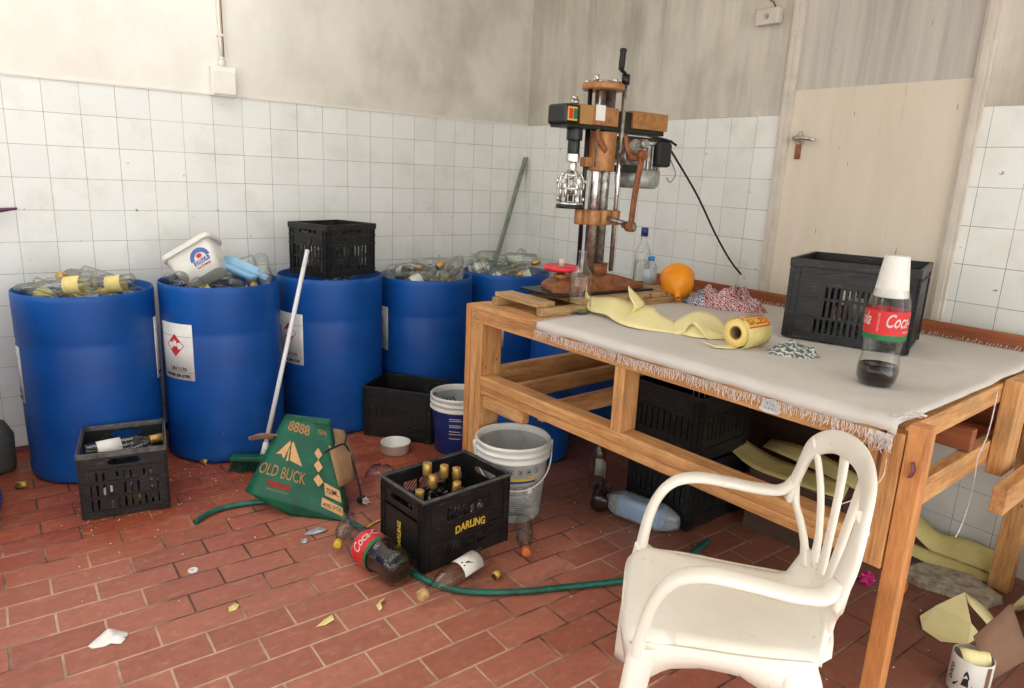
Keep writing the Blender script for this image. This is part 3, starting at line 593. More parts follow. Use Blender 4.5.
# junction boxes and conduit
t = thing('junction_box', 'white plastic junction box at the end of the conduit on the back wall', 'junction box', (-2.043, 0, 1.855))
bm = NB(); box(bm, -.062, .062, -.055, -.001, -.075, .07); obj('box_body', bm, M['box_white'], t, bevel=.006)
bm = NB(); box(bm, -.056, .056, -.064, -.055, -.066, .05); obj('cover', bm, M['box_white'], t, bevel=.004)
bm = NB(); cyl(bm, (0, -.025, .07), (0, -.025, .105), .018); cyl(bm, (0, -.025, .105), (0, -.025, .12), .015); obj('gland', bm, M['white_plastic'], t)
t = thing('conduit', 'thin white conduit running up the back wall from the junction box', 'conduit', (-2.043, -.02, 1.975))
bm = NB(); tube(bm, [(0, 0, .001), (-.003, 0, .3), (.003, 0, .6), (0, 0, 1.07)], .0075, 8, 4); obj('pipe', bm, M['box_white'], t)
bm = NB(); tube(bm, [(.012, -.004, .0), (.009, -.004, .3), (.013, -.004, .6), (.009, -.004, 1.07)], .003, 6, 4); obj('wire', bm, M['rust'], t)
bm = NB(); [box(bm, -.014, .014, -.01, .019, z, z+.012) for z in (.1, .42, .8)]; obj('clip', bm, M['box_white'], t, bevel=.002)
t = thing('junction_box', 'grubby grey junction box on the right wall above the motor side', 'junction box', (0, -1.865, 2.235))
t['label'] = 'small grubby junction box with a screw, high on the right wall'
bm = NB(); box(bm, -.045, -.001, -.062, .062, -.036, .036); obj('box_body', bm, M['trim'], t, bevel=.005)
bm = NB(); cyl(bm, (-.05, 0, 0), (-.045, 0, 0), .012); obj('screw', bm, M['steel'], t)
bm = NB(); tube(bm, [(-.02, -.03, .036), (-.03, -.02, .06), (-.028, 0, .075), (-.02, .015, .11), (-.015, .0, .2)], .004, 6); obj('wire', bm, M['rust'], t)
# bench of coloured hooks cut by the frame edge
t = thing('wall_hook', 'purple plastic hook poking in at the left edge before the tiles', 'hook', (-3.02, -.03, 1.19))
bm = NB(); sweep(bm, [(-.12, 0, -.012), (-.03, 0, -.002), (.03, -.004, .006)], (0, 1, 0), [.03, .026, .016], [.026, .02, .01], 8, 4); obj('hook_arm', bm, plain('purple_plastic', srgb(86, 36, 70), .4), t)
bm = NB(); box(bm, -.13, -.11, -.01, .03, -.05, .03); obj('hook_plate', bm, M['black_metal'], t, bevel=.003)

# ------------------------------------------------------------------ metal strip leaning in the corner
t = thing('metal_strip', 'pale green aluminium strip leaning into the corner behind the drums', 'strip', (0, 0, 0))
bm = NB(); a, c = V(-.52, -.0215, 0), V(-.024, -.0215, 1.575)
dv = (c-a).normalized()
Mx = Matrix.Translation(a) @ dv.to_track_quat('Z', 'Y').to_matrix().to_4x4(); L = (c-a).length
box(bm, -.018, .018, -.002, .002, 0, L, Mx); box(bm, -.018, -.014, -.012, .002, 0, L, Mx)
obj('strip_profile', bm, plain('pale_green_aluminium', srgb(150, 160, 144), .4, .4), t)

# ------------------------------------------------------------------ blue drums
def drum(name, x, y, H, labels, label, seed, Rr=.285, full=True):
    t = thing(name, label, 'drum', (x, y, 0), 0)
    n = 56
    prof = [(0, .012), (Rr-.03, .012), (Rr-.022, .002), (Rr-.006, .006), (Rr, .02), (Rr+.002, .05), (Rr-.004, .075), (Rr-.001, .12), (Rr, .3), (Rr-.001, .33), (Rr, .36),
            (Rr, H*.72), (Rr-.004, H*.72+.012), (Rr-.001, H*.72+.03), (Rr, H-.03), (Rr-.001, H-.003), (Rr-.003, H), (Rr-.006, H-.001), (Rr-.0075, H-.004), (Rr-.0075, .03), (0, .03)]
    rnd = random.Random(seed); p1, p2 = rnd.random()*6, rnd.random()*6
    fn = lambda r, z, a: r*(1+.006*math.sin(2*a+p1)*z/H+.003*math.sin(3*a+p2)*z/H)
    obj('drum_shell', lathe(NB(), prof, n, fn=fn), M['drum'], t)
    for ang, z0, z1, ww, full_l in labels:
        hx = ww/2
        f = on_cyl(Rr, ang, (z0+z1)/2, off=.0022); h = (z1-z0)/2
        bm = NB(); patch(bm, f, -hx, hx, -h, h, 12)
        lb = obj('hazard_label', bm, M['label_w'], t, solid=.0006)
        bm = NB(); k = .052*h/.13
        poly = [(0, k), (k, 0), (0, -k), (-k, 0)]; cy = h*.22
        for q0, q1, mi in ((k*1.0, 0, 0),):
            for i in range(4):
                x0, y0 = poly[i]; x1, y1 = poly[(i+1) % 4]
                poly_on(bm, f, [(0, cy), (x0, cy+y0), ((x0+x1)/2, cy+(y0+y1)/2), (x1, cy+y1)], .0008)
        obj('flammable_diamond', bm, M['red_ink'], lb)
        bm = NB()
        poly_on(bm, f, [(-.012, cy-.004), (-.014, cy+.01), (-.004, cy+.03), (.001, cy+.018), (.008, cy+.026), (.013, cy+.006), (.007, cy-.006)], .0016)
        poly_on(bm, f, [(-.03, cy-.014), (.03, cy-.014), (.03, cy-.018), (-.03, cy-.018)], .0016)
        obj('flame_symbol', bm, M['white_ink'], lb)
        if full_l:
            text('label_print', 'UN 1170', .026, M['ink'], lambda X, Y, Zz, f=f, h=h: f(X+.012, Y-h*.62, Zz+.001), lb, bold=.0006)
            text('label_print', 'POWER 200 LITER', .019, M['ink'], lambda X, Y, Zz, f=f, h=h: f(X, Y-h*.86, Zz+.001), lb, bold=.0008)
            bm = NB(); patch(bm, f, -hx*.96, hx*.96, h*.55, h*.56, 8, 1, .001); patch(bm, f, -hx*.96, hx*.96, -h*.73, -h*.72, 8, 1, .001)
            obj('label_rule', bm, M['ink'], lb)
    return t
rad = math.radians
drum('drum', -2.78, -.31, .86, [(rad(-8), .42, .72, .2, True), (rad(-184), .36, .62, .2, True)], 'blue plastic drum of bottles at the far left, behind the low black crate', 1)
drum('drum', -2.20, -.385, .878, [(rad(-152), .425, .70, .2, True)], 'blue drum heaped with bottles, carrying the white tub and a whole red diamond label', 2)
drum('drum', -1.59, -.31, .87, [(rad(-163), .40, .68, .2, True)], 'blue drum with a black crate standing on its rim and the white pole against it', 3)
drum('drum', -.985, -.33, .835, [(rad(172), .40, .66, .18, False)], 'blue drum of bottles behind the empty black crate, left of the wooden bench', 4)
drum('drum', -.37, -.33, .835, [(rad(-139), .38, .56, .12, False)], 'blue drum of bottles in the corner below the leaning metal strip', 5)
drum('drum', -.33, -1.03, .80, [], 'blue drum standing behind the wooden bench rails, close to the right wall', 6)
drum('drum', -.88, -1.27, .40, [], 'low cut-down blue drum beneath the bench behind the paint bucket', 7, .225)
drum('drum', -3.465, -.62, .86, [], 'blue drum cut off by the left edge of the photo', 8)
t = thing('tub', 'dark grey plastic tub wedged between the two leftmost drums', 'tub', (-3.20, -.20, 0))
bm = NB(); lathe(bm, [(0, .002), (.08, .002), (.085, .02), (.088, .17), (.06, .23), (.03, .25), (.03, .28), (.028, .28), (.026, .25), (0, .24)], 24); obj('tub_body', bm, plain('dark_grey_tub', srgb(88, 88, 84), .5), t)

# ------------------------------------------------------------------ bottles
TALL = [(0, .004), (.03, 0), (.0355, .003), (.0375, .01), (.0375, .17), (.0365, .185), (.031, .203), (.0195, .226), (.0155, .245), (.0145, .27), (.0165, .274), (.0165, .281), (.0145, .283), (.0145, .298)]
SMALL = [(0, .004), (.024, 0), (.029, .003), (.031, .008), (.031, .118), (.029, .13), (.02, .152), (.0135, .168), (.0125, .19), (.0145, .193), (.0145, .199), (.0125, .2), (.0125, .214)]
def bottle_mesh(kind, cap, label, seg=16):
    pr = TALL if kind == 0 else SMALL
    bm = NB()
    if cap: pr2 = pr
    else:
        r, z = pr[-1]; pr2 = pr+[(r-.003, z), (r-.0035, z-.03)]
    lathe(bm, pr2, seg)
    if cap:
        r, z = pr[-1]; zc = z-.052 if kind == 0 else z-.036
        lathe(bm, [(r+.001, zc), (r+.0034, zc), (r+.0034, z+.002), (r+.001, z+.004), (0, z+.004)], seg, mi=1)
    if label:
        R0 = (.0375 if kind == 0 else .031)+.0008; z0, z1 = ((.05, .115) if kind == 0 else (.03, .08))
        lathe(bm, [(R0, z0), (R0, z1)], seg, mi=2)
        # leave a gap in the label at the back
    me = bpy.data.meshes.new('bottle'); bm.to_mesh(me); bm.free()
    return me
BM = {}
for kind in (0, 1):
    for cap in (0, 1, 2):
        for lab in (0, 1, 2):
            me = bottle_mesh(kind, cap > 0, lab > 0)
            me.materials.append(M['glass_dusty'] if (cap+lab) % 2 else M['glass']); me.materials.append([M['gold'], M['gold'], M['yellow_cap']][cap]); me.materials.append([M['label_w'], M['label_y'], M['label_w']][lab])
            BM[(kind, cap, lab)] = me
def desc(kind, cap, lab, cond):
    return ('%s %s bottle %s%s' % ('tall' if kind == 0 else 'short', 'dusty' if (cap+lab) % 2 else 'clear',
            ['without a cap', 'with gold cap', 'with yellow cap'][cap], ['', ' and yellow label', ' and white label'][lab]))
def pile(data, x, y, z, rz, where, group, zmax=None, pal=None, seed=0, skip=(), avoid=()):
    rnd = random.Random(seed); q0 = Quaternion((0, 0, 1), rz); n = 0
    for i, (k, a, b_, c, qw, qx, qy, qz) in enumerate(data):
        q = q0 @ Quaternion((qw, qx, qy, qz)); p = V(x, y, z)+q0 @ V(a, b_, c)
        H = .3 if k == 0 else .215
        tip = p+q @ V(0, 0, H)
        if zmax and max(tip.z, p.z) > zmax: continue
        if i in skip: continue
        if any((p.lerp(tip, f_)-V(*c_)).length < r_ for c_, r_ in avoid for f_ in (0, .2, .4, .6, .8, 1)): continue
        cap = rnd.choice((0, 1, 1, 2)) if pal is None else rnd.choice(pal[0]); lab = rnd.choice((0, 0, 1, 2)) if pal is None else rnd.choice(pal[1])
        o = bpy.data.objects.new('bottle', BM[(k, cap, lab)]); COL.objects.link(o)
        o.location = p; o.rotation_mode = 'QUATERNION'; o.rotation_quaternion = q
        tag(o, desc(k, cap, lab, where)+' '+where, 'bottle', group+', '+desc(k, cap, lab, where)); n += 1
pile(SIM['drum1'], -2.78, -.31, .54, 0, 'in the leftmost full drum', 'bottles in the leftmost full drum', .945, ((0, 0, 1), (0, 0, 2, 1)), 1)
pile(SIM['drum2'], -2.20, -.385, .59, .7, 'in the drum with the white tub', 'bottles in the drum with the white tub', .985, ((0, 0, 1), (0, 0, 0, 1)), 2, avoid=(((-2.28, -.43, .98), .115), ((-2.32, -.50, 1.0), .10), ((-2.11, -.44, .95), .06)))
pile(SIM['drum3'], -1.59, -.31, .67, 0, 'in the drum under the crate', 'bottles in the drum under the crate', .858, ((0, 1), (0, 2)), 3)
pile(SIM['drum4'], -.985, -.33, .60, .4, 'in the drum left of the bench', 'bottles in the drum left of the bench', .945, ((0, 1, 0, 0), (0, 2, 0)), 4)
pile(SIM['drum5'], -.37, -.33, .585, 0, 'in the corner drum', 'bottles in the corner drum', .955, ((0, 1, 0), (0, 0, 2)), 5)

# ------------------------------------------------------------------ crates
def panel(bm, W, H, t, holes, M, z0=0):
    """wall W wide (x), H high (z), thickness t (y); holes list of (u0,u1,v0,v1)"""
    us = sorted({-W/2, W/2} | {h[0] for h in holes} | {h[1] for h in holes}); vs = sorted({z0, H} | {h[2] for h in holes} | {h[3] for h in holes})
    for i in range(len(us)-1):
        run = None
        for j in range(len(vs)-1):
            cu, cv = (us[i]+us[i+1])/2, (vs[j]+vs[j+1])/2
            hole = any(h[0] < cu < h[1] and h[2] < cv < h[3] for h in holes)
            if not hole: run = [vs[j], vs[j+1]] if run is None else [run[0], vs[j+1]]
            if (hole or j == len(vs)-2) and run:
                box(bm, us[i], us[i+1], -t/2, t/2, run[0], run[1], M); run = None
def slots(x0, x1, n, z0, z1, w=.009):
    return [(x0+(x1-x0)*(i+.5)/n-w/2, x0+(x1-x0)*(i+.5)/n+w/2, z0, z1) for i in range(n)]
def oval(x0, x1, z0, z1):
    c = (z0+z1)/2; h = (z1-z0)/2
    return [(x0+h*.9, x1-h*.9, z0, z1), (x0+h*.35, x1-h*.35, c-h*.72, c+h*.72), (x0, x1, c-h*.35, c+h*.35)]
def crate(name, X, Y, H, loc, rz, label, hx, hy, group=None, tilt=None, t=.004, ribs=(.06, .13, .2), cat='crate', m=None, rimh=.022, scuff=False):
    """X,Y outer size; hx holes in the two long (x) walls, hy holes in the two short walls"""
    m = m or M['crate']
    r = thing(name, label, cat, loc, rz, group)
    if tilt: r.rotation_euler = (tilt[0], tilt[1], rz)
    for sgn in (-1, 1):
        for W, D, hl, rot in ((X, Y, hx, 0), (Y, X, hy, PI/2)):
            Mx = Matrix.Rotation(rot, 4, 'Z') @ Matrix.Translation(V(0, sgn*(D/2-.006), 0))
            bm = NB(); panel(bm, W-.008, H, t, hl, Mx, .004)
            for rb in ribs: 
                box(bm, -W/2+.004, W/2-.004, -.0045*1, .0045, rb, rb+.005, Mx @ Matrix.Translation(V(0, sgn*.003, 0))) if not any(h[2] < rb+.003 < h[3] for h in hl) else None
            for u in (-W/2+.012, W/2-.012, -W/2+.035, W/2-.035):
                box(bm, u-.003, u+.003, -.004, .004, .004, H-.02, Mx @ Matrix.Translation(V(0, sgn*.003, 0)))
            obj('side_panel', bm, m, r)
    bm = NB()
    for sgn in (-1, 1):
        box(bm, -X/2, X/2, sgn*(Y/2-.004)-.006, sgn*(Y/2-.004)+.006, H-rimh, H); box(bm, sgn*(X/2-.004)-.006, sgn*(X/2-.004)+.006, -Y/2, Y/2, H-rimh, H-.0002)
    obj('rim', bm, M['crate_rim'] if scuff else m, r, bevel=.002)
    bm = NB(); box(bm, -X/2+.008, X/2-.008, -Y/2+.008, Y/2-.008, .004, .009)
    for i in range(1, 6): box(bm, -X/2+.01, X/2-.01, -Y/2+Y*i/6-.003, -Y/2+Y*i/6+.003, 0, .012)
    obj('crate_base', bm, m, r)
    return r
# crate with an oval handle beside the leftmost drum
hx = slots(-.11, .11, 9, .165, .2)+slots(-.135, .135, 11, .10, .148)+slots(-.135, .135, 11, .04, .085)
hx = [h for i, h in enumerate(hx) if i not in (2, 6, 13, 17, 22)]
crate('milk_crate', .324, .345, .289, (-2.738, -.812, 0), rad(-9.6), 'low black crate with oval hand slot holding bottles, in front of the leftmost drum',
      hx+oval(-.055, .065, .228, .256), oval(-.055, .055, .228, .256)+slots(-.13, .13, 10, .09, .19), ribs=(.03, .09, .155, .21), scuff=True)
pile(SIM['crate1'], -2.742, -.812, .014, rad(-9), 'inside the oval slot crate', 'bottles in the oval slot crate', .195, ((0, 1), (0, 2)), 6)
# the bottle lying on top in that crate, big enough to show its parts
def spirit(name, label, loc, quat, capm, kind=0, labm=None, lab_print=None, glassm=None, s=1, liquid=0, R0=None, group=None, capshort=False):
    t = thing(name, label, 'bottle', loc, group=group); t.rotation_mode = 'QUATERNION'; t.rotation_quaternion = quat; t.scale = (s, s, s)
    pr = TALL if kind == 0 else SMALL
    r, z = pr[-1]; rb = .0375 if kind == 0 else .031
    pr2 = pr if capm else pr+[(r-.003, z), (r-.0035, z-.04)]
    obj('glass_body', lathe(NB(), pr2, 28), glassm or M['glass'], t)
    if capm:
        zc = z-(.022 if capshort else .05)
        obj('cap', lathe(NB(), [(r+.001, zc), (r+.0032, zc), (r+.0034, zc+.012), (r+.003, zc+.014), (r+.0034, zc+.016), (r+.0034, z+.001), (r+.001, z+.003), (0, z+.003)], 20), capm, t)
    if labm:
        f = on_cyl(rb, 0, .09); bm = NB(); patch(bm, f, -.042, .042, -.045, .045, 14, 1, 0); lb = obj('paper_label', bm, labm, t, solid=.0005)
        if lab_print: lab_print(f, lb)
    if liquid: obj('liquid', lathe(NB(), [(0, .008), (rb-.003, .008), (rb-.003, liquid), (0, liquid)], 20), M['glass_green'], t)
    return t
def qdir(d, roll=0):
    return Vector(d).to_track_quat('Z', 'Y') @ Quaternion((0, 0, 1), roll)
def face_roll(d, want):
    q = Vector(d).to_track_quat('Z', 'Y'); l = q.inverted() @ Vector(want); return q @ Quaternion((0, 0, 1), math.atan2(l.y, l.x))
spirit('bottle', 'clear bottle with white label and gold neck lying on top in the oval slot crate', (-2.885, -.825, .243), face_roll((.985, .06, .03), (-.2, -.6, .8)), M['gold'], 0, M['label_w'])

# crate standing on drum 3
hx = slots(-.115, .115, 9, .035, .1, .011)+slots(-.115, .115, 9, .11, .165, .011)+slots(-.075, .075, 4, .233, .247, .022)
crate('milk_crate', .36, .30, .281, (-1.595, -.365, .874), rad(20.3), 'tall black crate standing on the rim of the third drum',
      hx, hx, ribs=(.03, .17, .215, .25), rimh=.03)
pile(SIM['crate3'], -1.595, -.365, .889, rad(20.3), 'inside the crate on the drum rim', 'bottles in the crate on the drum', 1.12, ((0, 1), (2, 0)), 8)
# empty crate in front of drum 4
crate('milk_crate', .41, .295, .29, (-1.305, -.705, 0), rad(-52), 'empty black crate on the floor in front of the fourth drum',
      slots(-.14, .14, 8, .12, .17, .004), slots(-.1, .1, 6, .12, .17, .004), ribs=(.03, .08, .13, .18, .225, .25))
# beer crate with lettering
BX, BY, BH = .425, .30, .297
br = crate('beer_crate', BX, BY, BH, (-1.761, -1.867, 0), rad(5.5), 'scuffed black beer crate with yellow lettering, full of gold capped bottles',
      [(-.105, -.04, .185, .235), (-.03, .03, .185, .235), (.04, .105, .185, .235), (-.105, -.04, .045, .09), (-.03, .03, .045, .09), (.04, .105, .045, .09)],
      oval(-.075, .075, .225, .255), ribs=(), t=.006, rimh=.010, scuff=True)
for sg in (-1, 1):          # diagonal lattice in the windows of the two long walls
    for (a, b_) in ((-.105, -.04), (-.03, .03), (.04, .105)):
        for (z0, z1) in ((.185, .235), (.045, .09)):
            bm = NB()
            for k in range(-2, 5):
                xx = a+k*(b_-a)/4; dx = (z1-z0)*.8
                p0, p1 = V(xx, sg*(BY/2-.006), z0), V(xx+dx, sg*(BY/2-.006), z1)
                x0c, x1c = max(a, min(b_, p0.x)), max(a, min(b_, p1.x))
                if x1c-x0c < .008: continue
                zz0 = z0+(x0c-xx)*(z1-z0)/dx; zz1 = z0+(x1c-xx)*(z1-z0)/dx
                sweep(bm, [V(x0c, p0.y, zz0), V(x1c, p0.y, zz1)], (0, 1, 0), .004, .004, 4, 0)
            obj('lattice', bm, M['crate'], br)
bm = NB()
for sg in (-1, 1):
    for zz in (.115, .165, .10, .262): box(bm, -BX/2+.02, BX/2-.02, sg*(BY/2-.003)-.003, sg*(BY/2-.003)+.003, zz, zz+.004)
    for xx in (-BX/2, BX/2): box(bm, xx-.003 if xx < 0 else xx-.006, xx+.006 if xx < 0 else xx+.003, -.11, .11, .196, .202)
    for zz in (.02, .26): box(bm, sg*(BX/2-.003)-.003, sg*(BX/2-.003)+.003, -BY/2+.02, BY/2-.02, zz, zz+.004)
obj('moulded_rib', bm, M['crate'], br)
yb = -BY/2+.0005
text('lettering', 'DARLING', .042, M['yellow_ink'], lambda x, y, z: V(x*.82+.005, -BY/2+.0015-z-.004, .138+y*1.05+.006*math.cos(x*22)), br, bold=.0012)
text('lettering', 'DARLING', .032, M['yellow_ink'], lambda x, y, z: V(-BX/2+.001-z-.004, .005+y, .10+x*.85), br, bold=.001)
rnd = random.Random(5); br_q = Matrix.Rotation(rad(4.5), 3, 'Z')
k = 0
for cx_, cy_, lean in ((-.155, -.02, .12), (-.03, .085, 0), (.03, .065, .05), (-.055, .0, -.05), (.075, .03, 0), (0, -.055, .08), (-.11, -.09, .1), (.14, .1, .05), (.12, -.07, -.05), (-.12, .09, 0)):
    p = V(-1.765, -1.868, .014)+br_q @ V(cx_, cy_, 0); sc_ = 1.0 if k < 6 else .8
    hi = [.0, .035, .03, .012, .02, .012, 0, 0, 0, 0][k]
    q = Quaternion((1, 0, 0), lean) @ Quaternion((0, 0, 1), k)
    spirit('bottle', ['upright bottle with gold cap at the left end of the beer crate', 'tallest gold capped bottle at the back of the beer crate', 'gold capped bottle just right of the tallest one in the beer crate',
           'gold capped bottle in the middle of the beer crate', 'gold capped bottle nearest the bucket end of the beer crate', 'gold capped bottle at the front middle of the beer crate',
           'short bottle sunk in the front left corner of the beer crate', 'short bottle sunk in the back right corner of the beer crate', 'short bottle sunk in the front right corner of the beer crate', 'short bottle sunk in the back left corner of the beer crate'][k],
           p, q, M['gold'] if k < 7 else None, 0 if k < 6 else 1, M['label_w'] if k in (0, 3, 7, 8) else None, group='bottles in the beer crate', s=[.93, 1.02, .98, .95, .93, .93, 1, 1, 1, 1][k])
    k += 1

# ------------------------------------------------------------------ white tub and dustpan on drum 2
tx = V(.80, -.60, 0).normalized()       # across
Rt = Matrix.Rotation(rad(0), 4, 'Z')
t = thing('tub', 'white food tub with blue badge lying tilted on the bottles in the second drum', 'tub', (-2.268, -.42, .885)); t.scale = (1.2, 1.2, 1.2)
ax_x = (right*.84+upv*.50).normalized(); ax_y = (-fwd*.93+upv*.15).normalized(); ax_y = (ax_y-ax_x*ax_y.dot(ax_x)).normalized(); ax_z = ax_x.cross(ax_y)*-1
if ax_z.z < 0: ax_z = -ax_z
Rm = Matrix((ax_x, -ax_y, ax_z)).transposed()
t.rotation_mode = 'QUATERNION'; t.rotation_quaternion = Rm.to_quaternion()
# local: x along the front, y away from the viewer, z up to the rim
def rrect(w, d, r, n=5):
    out = []
    for cx_, cy_, a0 in ((w/2-r, d/2-r, 0), (-w/2+r, d/2-r, PI/2), (-w/2+r, -d/2+r, PI), (w/2-r, -d/2+r, 3*PI/2)):
        for i in range(n+1): a = a0+PI/2*i/n; out.append((cx_+r*math.cos(a), cy_+r*math.sin(a)))
    return out
def loft(bm, secs, mi=0, capb=True, capt=False):
    rs = []
    for poly, z in secs: rs.append([bm.verts.new((x, y, z)) for x, y in poly])
    for a, b_ in zip(rs, rs[1:]):
        for i in range(len(a)):
            f = bm.faces.new((a[i], a[(i+1) % len(a)], b_[(i+1) % len(a)], b_[i])); f.smooth = True; f.material_index = mi
    if capb: bm.faces.new(rs[0][::-1])
    if capt: bm.faces.new(rs[-1])
    return bm
obj('tub_body', loft(NB(), [(rrect(.165, .10, .025), .0), (rrect(.205, .125, .025), .135), (rrect(.20, .12, .025), .135), (rrect(.16, .096, .025), .004)], capt=True), M['white_plastic'], t)
obj('lid_rim', loft(NB(), [(rrect(.218, .137, .028), .128), (rrect(.222, .14, .028), .132), (rrect(.222, .14, .028), .15), (rrect(.208, .128, .026), .151)], capt=True), M['white_plastic'], t)
ff = lambda x, y, z=0: V(x, -.0582-.0926*y-.001-z, .075+y)
bm = NB()
pts = [(.035+.042*math.cos(a), -.01+.044*math.sin(a)) for a in [PI*i/16 for i in range(17)]]; pin = [(.035+.026*math.cos(a), -.01+.026*math.sin(a)) for a in [PI*i/16 for i in range(17)]]
for i in range(16): poly_on(bm, ff, [pts[i], pts[i+1], pin[i+1], pin[i]])
poly_on(bm, ff, [(.0, -.03), (.07, -.03), (.07, -.012), (.0, -.012)])
bb = obj('badge', bm, M['blue_ink'], t)
bm = NB(); poly_on(bm, ff, [(.035+.012*math.cos(a), .002+.009*math.sin(a)) for a in [2*PI*i/12 for i in range(12)]], .0004); obj('badge_figure', bm, M['red_ink'], bb)
text('badge_lettering', 'DELLA', .02, M['white_ink'], lambda x, y, z: ff(.035+x, -.021+y, .0006), bb, bold=.0006)
text('badge_lettering', 'La Crema', .015, M['red_ink'], lambda x, y, z: ff(.035+x, -.041+y, .0006), t, bold=.0004)
t = thing('dustpan', 'light blue plastic scoop lying in the bottles of the second drum', 'scoop', (-2.115, -.43, .915)); t.scale = (1.05, 1.05, 1.05)
t.rotation_euler = (rad(8), rad(22), rad(-35))
bm = NB()
prof = [(-.09, .02), (-.06, .0), (.02, -.006), (.07, .004), (.10, .0)]
loft(bm, [(rrect(.17, .10, .03), 0), (rrect(.19, .12, .03), .035), (rrect(.184, .114, .03), .035), (rrect(.165, .095, .03), .004)], capt=True)
box(bm, .075, .13, -.016, .016, .02, .034)
obj('scoop_body', bm, M['blue_light'], t)

# ------------------------------------------------------------------ broom
t = thing('broom', 'broom with white pole leaning on the third drum and green brush head', 'broom', (0, 0, 0))
p0, p1 = V(-2.135, -.775, .075), V(-1.80, -.53, 1.03)
d_ = (p1-p0).normalized()
obj('pole', cyl(NB(), p0, p1, .0115, 16), M['pole_white'], t)
obj('pole_tip', cyl(NB(), p1-d_*.002, p1+d_*.062, .0125, 16, r2=.010), M['rubber'], t)
bm = NB(); cyl(bm, p0-d_*.035, p0+d_*.045, .017, 14, r2=.014)
obj('socket', bm, M['white_plastic'], t)
bh = bpy.data.objects.new('brush_head', None); COL.objects.link(bh); bh.parent = t
hd = V(.62, -.40, 0).normalized(); hc = V(-2.20, -.80, .062)
Mb = Matrix.Translation(hc) @ Matrix((hd, V(-hd.y, hd.x, 0), V(0, 0, 1))).transposed().to_4x4()
bm = NB(); box(bm, -.10, .11, -.025, .025, -.008, .014, Mb); obj('brush_block', bm, M['green_plastic'], bh, bevel=.004)
bm = NB(); rr_ = random.Random(3)
for i in range(260):
    u, v_ = rr_.uniform(-.095, .105), rr_.uniform(-.022, .022)
    a = V(u, v_, -.006); b_ = V(u*1.08+rr_.uniform(-.012, .012), v_*2.1+rr_.uniform(-.01, .01), -.058)
    d1 = V(.0014, .0014, 0)
    f = bm.faces.new([bm.verts.new(Mb @ q) for q in (a-d1, a+d1, b_+d1, b_-d1)])
o = obj('bristles', bm, M['bristle'], bh, fix=False); o['kind'] = 'stuff'

# ------------------------------------------------------------------ green printed carton
t = thing('carton', 'crushed green spirits carton tilted on the floor beside the broom head', 'box', (0, 0, 0))
BL, BMd, BR, BK = V(-2.353, -1.213, .10), V(-2.159, -1.387, .05), V(-2.03, -1.51, .004), V(-2.16, -1.02, .13)
LO = V(-2.208, -1.338, .003); LOb = V(-2.03, -1.12, .004)
TL, TM, TR, TK = V(-2.121, -1.071, .36), V(-2.051, -1.214, .355), V(-1.99, -1.245, .34), V(-1.96, -1.19, .345)
RB = V(-1.975, -1.42, .01)
def quadgrid(bm, a, b_, c, d0, n=6, m=6, mi=0, bulge=0):
    nm = (b_-a).cross(d0-a).normalized()
    g = []
    for j in range(m+1):
        row = []
        for i in range(n+1):
            u, v_ = i/n, j/m
            p = (a*(1-u)+b_*u)*(1-v_)+(d0*(1-u)+c*u)*v_
            p = p+nm*bulge*math.sin(PI*u)*math.sin(PI*v_)
            row.append(bm.verts.new(p))
        g.append(row)
    for j in range(m):
        for i in range(n):
            f = bm.faces.new((g[j][i], g[j][i+1], g[j+1][i+1], g[j+1][i])); f.smooth = True; f.material_index = mi
bm = NB()
quadgrid(bm, BL, BMd, TM, TL, bulge=.004); quadgrid(bm, BMd, BR, TR, TM, bulge=-.006)
quadgrid(bm, BR, RB, TK, TR); quadgrid(bm, RB, BK, TL, TK); quadgrid(bm, BK, BL, TL, TL*.999+BK*.001)
quadgrid(bm, LO, BR, BMd, BL); quadgrid(bm, BL, LO, LOb, BK); quadgrid(bm, LO, BR, RB, LOb)
bmesh.ops.remove_doubles(bm, verts=bm.verts, dist=.0005)
obj('carton_shell', bm, M['carton_green'], t, solid=.002)
def facemap(a, b_, c, d0, off=.0035):
    nm = (b_-a).cross(d0-a).normalized()
    if nm.dot(V(-3.1, -4.0, 1.45)-a) < 0: nm = -nm
    def f(u, v_, z=0):
        p = (a*(1-u)+b_*u)*(1-v_)+(d0*(1-u)+c*u)*v_
        return p+nm*(off+z)+nm*.004*math.sin(PI*max(0, min(1, u)))*math.sin(PI*max(0, min(1, v_)))
    return f
F1 = facemap(BL, BMd, TM, TL, .003); F2 = facemap(BMd, BR, TR, TM, .003)
nl = t
bm = NB()
poly_on(bm, F1, [(.24, .50), (.46, .70), (.50, .66), (.47, .58), (.44, .47), (.40, .49), (.36, .52)]); poly_on(bm, F1, [(.52, .66), (.58, .47), (.86, .44), (.60, .66), (.54, .70)]); poly_on(bm, F1, [(.49, .60), (.51, .60), (.545, .46), (.50, .45)])
obj('emblem', bm, M['carton_ink'], nl)
for cy in (.34, .50, .64):
    obj('diamond', poly_on(NB(), F2, [(.18, cy), (.34, cy-.07), (.50, cy), (.34, cy+.07)]), M['carton_ink'], nl)
bm = NB()
poly_on(bm, F2, [(.52, .20), (.97, .18), (.97, .30), (.52, .34)], .0002); poly_on(bm, F2, [(.40, .07), (.97, .03), (.97, .13), (.44, .17)], .0002)
obj('print_panel', bm, M['carton_ink'], nl)
def tx(s, sz, F, u, v_, ku, kv, m, **k):
    text('lettering', s, sz, m, lambda x, y, z: F(u+x*ku, v_+y*kv, .0006), nl, **k)
tx('OLD BUCK', .1, F1, .50, .30, 1.85, 1.9, M['carton_ink'], bold=.0015)
tx('PREMIUM', .1, F1, .50, .155, 1.0, .8, M['red_ink'], bold=.004)
tx('INDEPENDENT', .1, F1, .50, .09, .6, .3, M['carton_ink'], bold=.001)
